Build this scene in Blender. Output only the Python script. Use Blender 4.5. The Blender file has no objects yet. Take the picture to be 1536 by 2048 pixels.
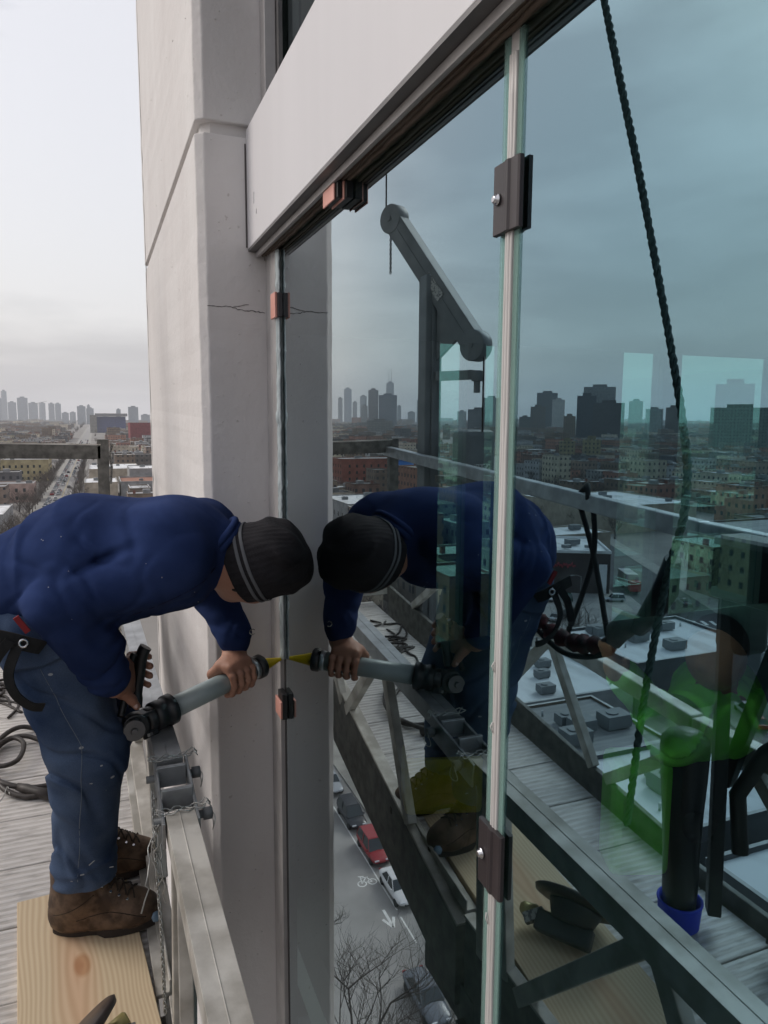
import bpy, bmesh, math, random, sys
import numpy as np
from mathutils import Vector, Matrix
R_=math.radians
random.seed(7)
rng=np.random.default_rng(7)
scene=bpy.context.scene
COL=scene.collection
# ---------------------------------------------------------------- camera
# world: origin at the lens, +Y runs along the facade, +X towards the building, ground at GZ
GZ=-38.0
F=1450.0
PITCH=math.atan(186/F)
cam_d=bpy.data.cameras.new('camera'); cam=bpy.data.objects.new('camera',cam_d); COL.objects.link(cam)
cam_d.sensor_fit='VERTICAL'; cam_d.sensor_height=36; cam_d.lens=F/2048*36
cam_d.clip_start=.02; cam_d.clip_end=30000
cam.matrix_world=(Matrix.Rotation(-R_(21.67),4,'Z')@Matrix.Rotation(math.pi/2-PITCH,4,'X')@Matrix.Rotation(R_(.32),4,'Z'))
scene.camera=cam
# ---------------------------------------------------------------- sky, sun, exposure
SUN_EL,SUN_AZ=38,-62     # azimuth measured from +Y, negative = towards -X
w=bpy.data.worlds.new('World'); scene.world=w; w.use_nodes=True
nt=w.node_tree; nt.nodes.clear()
def wn(t,**k):
    n=nt.nodes.new(t)
    for a,b in k.items(): setattr(n,a,b)
    return n
out=wn('ShaderNodeOutputWorld'); bg=wn('ShaderNodeBackground'); bg2=wn('ShaderNodeBackground'); add=wn('ShaderNodeAddShader')
sky=wn('ShaderNodeTexSky',sky_type='NISHITA',sun_disc=False,sun_elevation=R_(SUN_EL),sun_rotation=R_(SUN_AZ)); sky.dust_density=4; sky.air_density=1.5
nt.links.new(sky.outputs[0],bg.inputs[0]); bg.inputs[1].default_value=.03
tc=wn('ShaderNodeTexCoord'); mp=wn('ShaderNodeMapping'); mp.inputs['Scale'].default_value=(1.1,1.1,5.0); mp.inputs['Location'].default_value=(3.1,.4,.3)
nz=wn('ShaderNodeTexNoise'); nz.inputs['Scale'].default_value=1.7; nz.inputs['Detail'].default_value=6; nz.inputs['Roughness'].default_value=.52; nz.inputs['Distortion'].default_value=.35
rp=wn('ShaderNodeValToRGB'); e=rp.color_ramp.elements
e[0].position=.40; e[0].color=(.44,.435,.475,1); e[1].position=.60; e[1].color=(.705,.69,.715,1)
nt.links.new(tc.outputs['Generated'],mp.inputs[0]); nt.links.new(mp.outputs[0],nz.inputs[0]); nt.links.new(nz.outputs[0],rp.inputs[0])
nt.links.new(rp.outputs[0],bg2.inputs[0]); bg2.inputs[1].default_value=.86
nt.links.new(bg.outputs[0],add.inputs[0]); nt.links.new(bg2.outputs[0],add.inputs[1]); nt.links.new(add.outputs[0],out.inputs[0])
sd=bpy.data.lights.new('sun','SUN'); sd.energy=1.45; sd.angle=R_(28); sd.color=(1,.96,.92)
so=bpy.data.objects.new('sun',sd); COL.objects.link(so)
sv=Vector((math.sin(R_(SUN_AZ))*math.cos(R_(SUN_EL)),math.cos(R_(SUN_AZ))*math.cos(R_(SUN_EL)),math.sin(R_(SUN_EL))))
so.rotation_euler=sv.to_track_quat('Z','Y').to_euler(); so.location=sv*60
scene.view_settings.view_transform='Standard'; scene.view_settings.look='None'; scene.view_settings.exposure=0.25; scene.view_settings.gamma=1
scene.cycles.max_bounces=10; scene.cycles.transparent_max_bounces=16; scene.cycles.glossy_bounces=4; scene.cycles.diffuse_bounces=3
scene.cycles.volume_bounces=3; scene.cycles.caustics_reflective=False; scene.cycles.caustics_refractive=False
scene.cycles.sample_clamp_indirect=4
try: scene.cycles.use_denoising=True
except Exception: pass

# ---------------------------------------------------------------- materials
def mat(name,color,rough=.6,metal=0,spec=.5,noise=0,nscale=20,color2=None,bump=0,bscale=60,coord='Object',stretch=(1,1,1),nlo=.35,nhi=.65,detail=5,bdist=.002):
    m=bpy.data.materials.new(name); m.use_nodes=True; t=m.node_tree; b=t.nodes['Principled BSDF']
    b.inputs['Roughness'].default_value=rough; b.inputs['Metallic'].default_value=metal; b.inputs['Specular IOR Level'].default_value=spec
    c=tuple(color)+(1,); b.inputs['Base Color'].default_value=c
    tcn=t.nodes.new('ShaderNodeTexCoord'); mpn=t.nodes.new('ShaderNodeMapping'); mpn.inputs['Scale'].default_value=stretch
    t.links.new(tcn.outputs[coord],mpn.inputs[0])
    if color2 is not None:
        n=t.nodes.new('ShaderNodeTexNoise'); n.inputs['Scale'].default_value=nscale; n.inputs['Detail'].default_value=detail
        t.links.new(mpn.outputs[0],n.inputs[0]); r=t.nodes.new('ShaderNodeValToRGB')
        r.color_ramp.elements[0].position=nlo; r.color_ramp.elements[1].position=nhi
        r.color_ramp.elements[0].color=c; r.color_ramp.elements[1].color=tuple(color2)+(1,)
        t.links.new(n.outputs[0],r.inputs[0]); t.links.new(r.outputs[0],b.inputs['Base Color'])
    if bump:
        n2=t.nodes.new('ShaderNodeTexNoise'); n2.inputs['Scale'].default_value=bscale; n2.inputs['Detail'].default_value=6
        t.links.new(mpn.outputs[0],n2.inputs[0]); bp=t.nodes.new('ShaderNodeBump'); bp.inputs['Strength'].default_value=bump; bp.inputs['Distance'].default_value=bdist
        t.links.new(n2.outputs[0],bp.inputs['Height']); t.links.new(bp.outputs[0],b.inputs['Normal'])
    return m
def N(m,t): return m.node_tree.nodes.new(t)
def L(m,a,b): m.node_tree.links.new(a,b)
M={}
def concrete(name,c1,c2,bump=.6):
    m=mat(name,c1,rough=.75,spec=.25); t=m.node_tree; b=t.nodes['Principled BSDF']
    g=N(m,'ShaderNodeNewGeometry')
    # large soft streaks running down + fine speckle
    mp=N(m,'ShaderNodeMapping'); mp.inputs['Scale'].default_value=(2.6,2.6,1.1); L(m,g.outputs['Position'],mp.inputs[0])
    n=N(m,'ShaderNodeTexNoise'); n.inputs['Scale'].default_value=1.4; n.inputs['Detail'].default_value=8; L(m,mp.outputs[0],n.inputs[0])
    r=N(m,'ShaderNodeValToRGB'); r.color_ramp.elements[0].position=.3; r.color_ramp.elements[1].position=.7
    r.color_ramp.elements[0].color=tuple(c1)+(1,); r.color_ramp.elements[1].color=tuple(c2)+(1,); L(m,n.outputs[0],r.inputs[0])
    # chips / pinholes
    v=N(m,'ShaderNodeTexNoise'); v.inputs['Scale'].default_value=38; v.inputs['Detail'].default_value=2; L(m,g.outputs['Position'],v.inputs[0])
    vr=N(m,'ShaderNodeValToRGB'); vr.color_ramp.elements[0].position=.74; vr.color_ramp.elements[1].position=.78
    vr.color_ramp.elements[0].color=(1,1,1,1); vr.color_ramp.elements[1].color=(.62,.58,.56,1); L(m,v.outputs[0],vr.inputs[0])
    mx=N(m,'ShaderNodeMixRGB'); mx.blend_type='MULTIPLY'; mx.inputs[0].default_value=.6; L(m,r.outputs[0],mx.inputs[1]); L(m,vr.outputs[0],mx.inputs[2]); L(m,mx.outputs[0],b.inputs['Base Color'])
    n1=N(m,'ShaderNodeTexNoise'); n1.inputs['Scale'].default_value=26; n1.inputs['Detail'].default_value=9; n1.inputs['Roughness'].default_value=.6; L(m,g.outputs['Position'],n1.inputs[0])
    n3=N(m,'ShaderNodeTexVoronoi'); n3.inputs['Scale'].default_value=22; L(m,g.outputs['Position'],n3.inputs[0])
    n3r=N(m,'ShaderNodeMath'); n3r.operation='LESS_THAN'; n3r.inputs[1].default_value=.10; L(m,n3.outputs['Distance'],n3r.inputs[0])
    ad=N(m,'ShaderNodeMath'); ad.operation='MULTIPLY_ADD'; ad.inputs[1].default_value=.35; L(m,n3r.outputs[0],ad.inputs[0]); L(m,n1.outputs[0],ad.inputs[2])
    bp=N(m,'ShaderNodeBump'); bp.inputs['Strength'].default_value=bump; bp.inputs['Distance'].default_value=.0035; L(m,ad.outputs[0],bp.inputs['Height']); L(m,bp.outputs[0],b.inputs['Normal'])
    return m
M['pillar']=concrete('painted_concrete',(.62,.585,.57),(.70,.675,.66),bump=.85)
M['panel']=mat('painted_metal_panel',(.615,.60,.615),rough=.55,color2=(.655,.64,.655),nscale=1.4,stretch=(1,7,.5),bump=.04,bscale=200,coord='Object',nlo=.3,nhi=.8,detail=8)
M['dark_metal']=mat('dark_bronze_metal',(.13,.125,.125),rough=.5,metal=.3,color2=(.18,.17,.165),nscale=12)
M['frame']=mat('grey_window_frame',(.40,.38,.375),rough=.45,metal=.2,color2=(.5,.48,.47),nscale=9)
M['soffit']=mat('stained_soffit',(.13,.095,.07),rough=.8,color2=(.20,.16,.13),nscale=7,stretch=(3,1,1),bump=.3)
M['crack']=mat('crack',(.10,.09,.09),rough=1)
M['gasket']=mat('aged_gasket',(.46,.44,.425),rough=.5,color2=(.62,.60,.585),nscale=25,stretch=(1,1,.15),bump=.3,bscale=90)
M['clear_seal']=mat('wet_silicone',(.35,.40,.41),rough=.25,color2=(.5,.56,.57),nscale=60,stretch=(1,1,.3),bump=.6,bscale=80)
M['black']=mat('black_rubber',(.012,.012,.013),rough=.45,bump=.15,bscale=120)
M['brown_clamp']=mat('brown_black_plastic',(.028,.022,.024),rough=.38,color2=(.045,.035,.038),nscale=15,stretch=(1,1,.2),bump=.1)
M['steel']=mat('bright_steel',(.6,.6,.62),rough=.25,metal=1)
M['pink']=mat('pink_shim',(.62,.29,.23),rough=.5,color2=(.72,.37,.31),nscale=14)
M['alu']=mat('worn_aluminium',(.40,.375,.33),rough=.55,metal=.2,color2=(.68,.655,.60),nscale=9,bump=.3,bscale=70,detail=9,nlo=.4,nhi=.6)
M['galv']=mat('galvanised_steel',(.30,.31,.32),rough=.4,metal=.6,color2=(.46,.48,.49),nscale=16,bump=.15)
M['grimy']=mat('grimy_alu',(.085,.083,.076),rough=.65,metal=.2,color2=(.19,.185,.17),nscale=22,bump=.4,bscale=60)
M['post_grey']=mat('grey_painted_steel',(.13,.14,.145),rough=.5,color2=(.18,.19,.195),nscale=8)
M['label']=mat('worn_label',(.42,.42,.40),rough=.6,color2=(.12,.12,.12),nscale=90,nlo=.5,nhi=.56)
M['fabric_blue']=mat('navy_sweatshirt_fleece',(.015,.029,.092),rough=.97,spec=.1,color2=(.030,.052,.150),nscale=7,bump=.4,bscale=420,bdist=.0012,detail=8)
M['denim']=None
M['boot']=mat('worn_brown_leather',(.060,.036,.023),rough=.6,spec=.35,color2=(.155,.10,.065),nscale=26,bump=.5,bscale=110,detail=9,nlo=.42,nhi=.62)
M['sole']=mat('boot_sole',(.03,.022,.018),rough=.8)
M['beanie']=mat('black_knit',(.013,.013,.015),rough=.95,spec=.15,bump=.7,bscale=240,color2=(.030,.028,.031),nscale=8)
M['stripe']=mat('grey_knit',(.15,.155,.165),rough=.95,spec=.1,bump=.5,bscale=400)
M['lace']=mat('boot_lace',(.035,.025,.018),rough=.9)
M['skin']=None
M['tube']=mat('grey_barrel',(.33,.40,.405),rough=.4,metal=.05,color2=(.42,.49,.49),nscale=7,bump=.05)
M['yellow']=mat('yellow_nozzle',(.75,.56,.01),rough=.4)
M['red']=mat('red_nylon',(.26,.015,.02),rough=.7)
M['darkred']=mat('dark_red_webbing',(.11,.012,.014),rough=.8,color2=(.02,.015,.015),nscale=40)
M['webbing']=mat('black_webbing',(.014,.014,.015),rough=.85,bump=.4,bscale=300)
M['rope']=mat('green_black_rope',(.05,.08,.075),rough=.9,color2=(.15,.20,.19),nscale=90,bump=.5,bscale=200)
M['cable']=mat('black_cable',(.03,.024,.02),rough=.5,color2=(.06,.05,.045),nscale=30)
M['orange']=mat('orange_tape',(.8,.13,.01),rough=.5)
M['brass']=mat('brass_knob',(.42,.36,.15),rough=.35,metal=.3)
M['cup']=mat('dark_rubber_disc',(.030,.022,.020),rough=.4,spec=.5,bump=.1,bscale=60)
M['wire']=mat('tie_wire',(.42,.42,.40),rough=.4,metal=.7)
M['green_shirt']=mat('green_hi_vis_shirt',(.24,1.0,.10),rough=.9,color2=(.32,1.0,.14),nscale=6,bump=.3,bscale=90)
M['black_cloth']=mat('black_cloth',(.012,.012,.013),rough=.9)
M['blue_cover']=mat('blue_shoe_cover',(.01,.04,.75),rough=.6)
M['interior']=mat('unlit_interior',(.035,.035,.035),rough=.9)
M['silver_edge']=mat('glass_edge',(.16,.42,.36),rough=.15,spec=.8)
M['bark']=mat('bare_bark',(.075,.062,.055),rough=.9)
M['asphalt']=None
def skin_mat():
    m=mat('skin',(.38,.19,.13),rough=.55,spec=.35,color2=(.47,.25,.175),nscale=14,bump=.25,bscale=160,bdist=.001)
    m.node_tree.nodes['Principled BSDF'].inputs['Subsurface Weight'].default_value=.06
    m.node_tree.nodes['Principled BSDF'].inputs['Subsurface Radius'].default_value=(.01,.004,.002)
    return m
M['skin']=skin_mat()
def denim():
    m=mat('worn_denim',(.03,.055,.11),rough=.9,spec=.15); b=m.node_tree.nodes['Principled BSDF']
    g=N(m,'ShaderNodeTexCoord')
    n=N(m,'ShaderNodeTexNoise'); n.inputs['Scale'].default_value=5; n.inputs['Detail'].default_value=4; L(m,g.outputs['Object'],n.inputs[0])
    r=N(m,'ShaderNodeValToRGB'); r.color_ramp.elements[0].position=.35; r.color_ramp.elements[0].color=(.022,.045,.105,1)
    r.color_ramp.elements[1].position=.72; r.color_ramp.elements[1].color=(.11,.155,.245,1); L(m,n.outputs[0],r.inputs[0])
    n2=N(m,'ShaderNodeTexNoise'); n2.inputs['Scale'].default_value=400; L(m,g.outputs['Object'],n2.inputs[0])
    mx=N(m,'ShaderNodeMixRGB'); mx.blend_type='OVERLAY'; mx.inputs[0].default_value=.35; L(m,r.outputs[0],mx.inputs[1]); L(m,n2.outputs[0],mx.inputs[2])
    # paint / caulk specks
    v=N(m,'ShaderNodeTexVoronoi'); v.inputs['Scale'].default_value=17; mpp=N(m,'ShaderNodeMapping'); mpp.inputs['Scale'].default_value=(1,1,1.6); L(m,g.outputs['Object'],mpp.inputs[0]); L(m,mpp.outputs[0],v.inputs[0])
    lt=N(m,'ShaderNodeMath'); lt.operation='LESS_THAN'; lt.inputs[1].default_value=.11; L(m,v.outputs['Distance'],lt.inputs[0])
    n4=N(m,'ShaderNodeTexNoise'); n4.inputs['Scale'].default_value=6; L(m,g.outputs['Object'],n4.inputs[0])
    gt=N(m,'ShaderNodeMath'); gt.operation='GREATER_THAN'; gt.inputs[1].default_value=.56; L(m,n4.outputs[0],gt.inputs[0])
    ml=N(m,'ShaderNodeMath'); ml.operation='MULTIPLY'; L(m,lt.outputs[0],ml.inputs[0]); L(m,gt.outputs[0],ml.inputs[1])
    mx2=N(m,'ShaderNodeMixRGB'); L(m,ml.outputs[0],mx2.inputs[0]); L(m,mx.outputs[0],mx2.inputs[1]); mx2.inputs[2].default_value=(.42,.45,.48,1)
    L(m,mx2.outputs[0],b.inputs['Base Color'])
    bp=N(m,'ShaderNodeBump'); bp.inputs['Strength'].default_value=.3; bp.inputs['Distance'].default_value=.0006; L(m,n2.outputs[0],bp.inputs['Height']); L(m,bp.outputs[0],b.inputs['Normal'])
    return m
M['denim']=denim()
def deckmat():
    m=mat('ribbed_deck',(.5,.48,.45),rough=.6,metal=.1); b=m.node_tree.nodes['Principled BSDF']
    g=N(m,'ShaderNodeTexCoord'); sp=N(m,'ShaderNodeSeparateXYZ'); L(m,g.outputs['Object'],sp.inputs[0])
    mm=N(m,'ShaderNodeMath'); mm.operation='MULTIPLY'; mm.inputs[1].default_value=260; L(m,sp.outputs['Y'],mm.inputs[0])
    sn=N(m,'ShaderNodeMath'); sn.operation='SINE'; L(m,mm.outputs[0],sn.inputs[0])
    mp=N(m,'ShaderNodeMapping'); mp.inputs['Scale'].default_value=(5,22,3); L(m,g.outputs['Object'],mp.inputs[0])
    n=N(m,'ShaderNodeTexNoise'); n.inputs['Scale'].default_value=3; n.inputs['Detail'].default_value=8; L(m,mp.outputs[0],n.inputs[0])
    r=N(m,'ShaderNodeValToRGB'); r.color_ramp.elements[0].position=.22; r.color_ramp.elements[0].color=(.42,.395,.37,1)
    r.color_ramp.elements[1].position=.5; r.color_ramp.elements[1].color=(.72,.69,.66,1); L(m,n.outputs[0],r.inputs[0]); gr=N(m,'ShaderNodeValToRGB'); gr.color_ramp.elements[0].position=0; gr.color_ramp.elements[0].color=(.78,.76,.74,1); gr.color_ramp.elements[1].position=.35; gr.color_ramp.elements[1].color=(1,1,1,1); L(m,sn.outputs[0],gr.inputs[0]); mg=N(m,'ShaderNodeMixRGB'); mg.blend_type='MULTIPLY'; mg.inputs[0].default_value=.8; L(m,r.outputs[0],mg.inputs[1]); L(m,gr.outputs[0],mg.inputs[2]); L(m,mg.outputs[0],b.inputs['Base Color'])
    ad=N(m,'ShaderNodeMath'); ad.operation='MULTIPLY_ADD'; ad.inputs[1].default_value=.5; L(m,sn.outputs[0],ad.inputs[0]); L(m,n.outputs[0],ad.inputs[2])
    bp=N(m,'ShaderNodeBump'); bp.inputs['Strength'].default_value=.6; bp.inputs['Distance'].default_value=.004; L(m,ad.outputs[0],bp.inputs['Height']); L(m,bp.outputs[0],b.inputs['Normal'])
    return m
M['deck']=deckmat()
def woodmat():
    m=mat('pine_board',(.7,.5,.3),rough=.7,spec=.2); b=m.node_tree.nodes['Principled BSDF']
    g=N(m,'ShaderNodeTexCoord')
    # distance from a heart line, warped round one knot, gives the growth rings
    n=N(m,'ShaderNodeTexNoise'); n.inputs['Scale'].default_value=2.2; n.inputs['Detail'].default_value=1.5
    mp=N(m,'ShaderNodeMapping'); mp.inputs['Scale'].default_value=(1.6,.8,1); L(m,g.outputs['Object'],mp.inputs[0]); L(m,mp.outputs[0],n.inputs[0])
    sp=N(m,'ShaderNodeSeparateXYZ'); L(m,g.outputs['Object'],sp.inputs[0])
    def mth(op,a,b2=None,c=None):
        k=N(m,'ShaderNodeMath'); k.operation=op
        for i,v in enumerate((a,b2,c)):
            if v is None: continue
            if isinstance(v,(int,float)): k.inputs[i].default_value=v
            else: L(m,v,k.inputs[i])
        return k.outputs[0]
    kx=mth('SUBTRACT',sp.outputs['X'],0.0); ky=mth('SUBTRACT',sp.outputs['Y'],.761)
    kd=mth('SQRT',mth('ADD',mth('MULTIPLY',kx,kx),mth('MULTIPLY',mth('MULTIPLY',ky,ky),.22)))
    kn=mth('POWER',2.718,mth('MULTIPLY',kd,-22))
    ax=mth('ABSOLUTE',mth('ADD',sp.outputs['X'],.015))
    field=mth('ADD',mth('ADD',mth('MULTIPLY',ax,1.0),mth('MULTIPLY',n.outputs[0],.10)),mth('MULTIPLY',kn,-.05))
    s=mth('SINE',mth('ADD',mth('MULTIPLY',mth('MULTIPLY',field,field),1500),mth('MULTIPLY',field,90)))
    s=mth('MULTIPLY_ADD',s,.5,.5)
    r=N(m,'ShaderNodeValToRGB'); r.color_ramp.elements[0].color=(.76,.62,.43,1); r.color_ramp.elements[1].color=(.66,.50,.33,1); L(m,s,r.inputs[0])
    hr=N(m,'ShaderNodeValToRGB'); hr.color_ramp.elements[0].position=.0; hr.color_ramp.elements[0].color=(1,.78,.72,1); hr.color_ramp.elements[1].position=.62; hr.color_ramp.elements[1].color=(1,1,.98,1)
    L(m,mth('MULTIPLY',field,6),hr.inputs[0])
    mx=N(m,'ShaderNodeMixRGB'); mx.blend_type='MULTIPLY'; mx.inputs[0].default_value=1; L(m,r.outputs[0],mx.inputs[1]); L(m,hr.outputs[0],mx.inputs[2])
    kr=N(m,'ShaderNodeValToRGB'); kr.color_ramp.elements[0].position=.60; kr.color_ramp.elements[0].color=(1,1,1,1); kr.color_ramp.elements[1].position=.72; kr.color_ramp.elements[1].color=(.80,.66,.56,1); L(m,kn,kr.inputs[0])
    mx2=N(m,'ShaderNodeMixRGB'); mx2.blend_type='MULTIPLY'; mx2.inputs[0].default_value=1; L(m,mx.outputs[0],mx2.inputs[1]); L(m,kr.outputs[0],mx2.inputs[2])
    L(m,mx2.outputs[0],b.inputs['Base Color'])
    return m
M['wood']=woodmat()
def glassmat(name,fac0,fac1,gloss,trans):
    m=bpy.data.materials.new(name); m.use_nodes=True; t=m.node_tree; t.nodes.clear()
    o=N(m,'ShaderNodeOutputMaterial'); gl=N(m,'ShaderNodeBsdfGlossy'); tr=N(m,'ShaderNodeBsdfTransparent'); clr=N(m,'ShaderNodeBsdfTransparent')
    gl.inputs['Roughness'].default_value=0; gl.inputs['Color'].default_value=gloss+(1,); tr.inputs['Color'].default_value=trans+(1,)
    fr=N(m,'ShaderNodeFresnel'); fr.inputs[0].default_value=1.52
    mp=N(m,'ShaderNodeMapRange'); mp.inputs[1].default_value=.04; mp.inputs[2].default_value=.30; mp.inputs[3].default_value=fac0; mp.inputs[4].default_value=fac1
    L(m,fr.outputs[0],mp.inputs[0]); cm=N(m,'ShaderNodeMixRGB'); cm.inputs[1].default_value=gloss+(1,); cm.inputs[2].default_value=(.84,.95,.99,1); cf=N(m,'ShaderNodeMapRange'); cf.inputs[1].default_value=.05; cf.inputs[2].default_value=.20; L(m,fr.outputs[0],cf.inputs[0]); L(m,cf.outputs[0],cm.inputs[0]); L(m,cm.outputs[0],gl.inputs['Color']); mx=N(m,'ShaderNodeMixShader'); L(m,mp.outputs[0],mx.inputs[0]); L(m,tr.outputs[0],mx.inputs[1]); L(m,gl.outputs[0],mx.inputs[2])
    # the coating sits on the outer face only; the inner face lets light through
    ge=N(m,'ShaderNodeNewGeometry'); mx2=N(m,'ShaderNodeMixShader'); L(m,ge.outputs['Backfacing'],mx2.inputs[0]); L(m,mx.outputs[0],mx2.inputs[1]); L(m,clr.outputs[0],mx2.inputs[2])
    L(m,mx2.outputs[0],o.inputs[0]); return m
M['glass']=glassmat('reflective_tinted_glass',.46,.67,(.42,.70,.85),(.80,1.0,.96))
M['glass_in']=glassmat('tinted_end_glass',.06,.35,(.8,1,1),(.20,.44,.42))
def citymat():
    # walls and roofs of the town: colour from the mesh attribute, storeys of windows from world position
    m=mat('town_walls_and_roofs',(.3,.3,.3),rough=.85,spec=.2); b=m.node_tree.nodes['Principled BSDF']
    at=N(m,'ShaderNodeAttribute'); at.attribute_name='Col'
    g=N(m,'ShaderNodeNewGeometry'); sp=N(m,'ShaderNodeSeparateXYZ'); L(m,g.outputs['Position'],sp.inputs[0])
    sn=N(m,'ShaderNodeSeparateXYZ'); L(m,g.outputs['True Normal'],sn.inputs[0])
    def mth(op,a,b2=None,c=None):
        k=N(m,'ShaderNodeMath'); k.operation=op
        for i,v in enumerate((a,b2,c)):
            if v is None: continue
            if isinstance(v,(int,float)): k.inputs[i].default_value=v
            else: L(m,v,k.inputs[i])
        return k.outputs[0]
    # distance along the wall = dot(pos, tangent)
    along=mth('SUBTRACT',mth('MULTIPLY',sp.outputs['Y'],sn.outputs['X']),mth('MULTIPLY',sp.outputs['X'],sn.outputs['Y']))
    a=mth('FRACT',mth('DIVIDE',along,at.outputs['Alpha'])) if False else mth('FRACT',mth('DIVIDE',along,3.1))
    z=mth('FRACT',mth('DIVIDE',mth('SUBTRACT',sp.outputs['Z'],GZ+.3),3.4))
    wa=mth('MULTIPLY',mth('GREATER_THAN',a,.32),mth('LESS_THAN',a,.68)); wz=mth('MULTIPLY',mth('GREATER_THAN',z,.3),mth('LESS_THAN',z,.72))
    win=mth('MULTIPLY',mth('MULTIPLY',wa,wz),mth('LESS_THAN',mth('ABSOLUTE',sn.outputs['Z']),.3))
    win=mth('MULTIPLY',win,at.outputs['Alpha'])
    n=N(m,'ShaderNodeTexNoise'); n.inputs['Scale'].default_value=.35; n.inputs['Detail'].default_value=6; L(m,g.outputs['Position'],n.inputs[0])
    r=N(m,'ShaderNodeValToRGB'); r.color_ramp.elements[0].position=.3; r.color_ramp.elements[1].position=.7; r.color_ramp.elements[0].color=(.66,.66,.66,1); r.color_ramp.elements[1].color=(1.1,1.1,1.1,1); L(m,n.outputs[0],r.inputs[0])
    mx=N(m,'ShaderNodeMixRGB'); mx.blend_type='MULTIPLY'; mx.inputs[0].default_value=1; L(m,at.outputs['Color'],mx.inputs[1]); L(m,r.outputs[0],mx.inputs[2])
    mx2=N(m,'ShaderNodeMixRGB'); L(m,win,mx2.inputs[0]); L(m,mx.outputs[0],mx2.inputs[1]); mx2.inputs[2].default_value=(.045,.05,.06,1)
    L(m,mx2.outputs[0],b.inputs['Base Color']); return m
M['town']=citymat()
def groundmat():
    m=mat('town_ground',(.1,.1,.1),rough=.95); b=m.node_tree.nodes['Principled BSDF']
    g=N(m,'ShaderNodeNewGeometry'); n=N(m,'ShaderNodeTexNoise'); n.inputs['Scale'].default_value=.03; n.inputs['Detail'].default_value=9; L(m,g.outputs['Position'],n.inputs[0])
    r=N(m,'ShaderNodeValToRGB'); e=r.color_ramp.elements; e[0].position=.35; e[0].color=(.14,.13,.12,1); e[1].position=.6; e[1].color=(.24,.225,.205,1); L(m,n.outputs[0],r.inputs[0]); L(m,r.outputs[0],b.inputs['Base Color']); return m
M['ground']=groundmat()
M['asphalt']=mat('asphalt',(.22,.213,.205),rough=.9,color2=(.30,.292,.28),nscale=.25,detail=10,bump=.3,bscale=8,coord='Object',bdist=.01)
M['asphalt_dark']=mat('dark_asphalt',(.055,.056,.062),rough=.9,color2=(.075,.076,.08),nscale=.3)
M['paving']=mat('pavement',(.24,.23,.21),rough=.9,color2=(.32,.31,.28),nscale=.6)
M['paint']=mat('road_paint',(.80,.80,.77),rough=.8,color2=(.6,.6,.58),nscale=2)
M['yellowpaint']=mat('yellow_road_paint',(.5,.38,.1),rough=.8)
M['white_roof']=mat('white_membrane_roof',(.46,.46,.455),rough=.8,color2=(.70,.71,.71),nscale=.35,detail=12,stretch=(1,.35,1),nlo=.3,nhi=.55)
M['grey_roof']=mat('grey_seamed_roof',(.17,.17,.17),rough=.8,color2=(.30,.30,.295),nscale=.9,detail=8,stretch=(.15,1.6,1))
M['tyre']=mat('tyre',(.02,.02,.02),rough=.8)
M['car_glass']=mat('car_glass',(.02,.03,.035),rough=.08,spec=.8)
M['lamp_glass']=mat('headlamp',(.6,.62,.65),rough=.1)
def carpaint(n,c): return mat('car_paint_'+n,c,rough=.22,spec=.6)
CP={k:carpaint(k,c) for k,c in dict(white=(.62,.62,.62),silver=(.36,.38,.40),black=(.02,.022,.028),red=(.27,.015,.02),grey=(.12,.135,.16),green=(.03,.09,.07)).items()}

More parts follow.
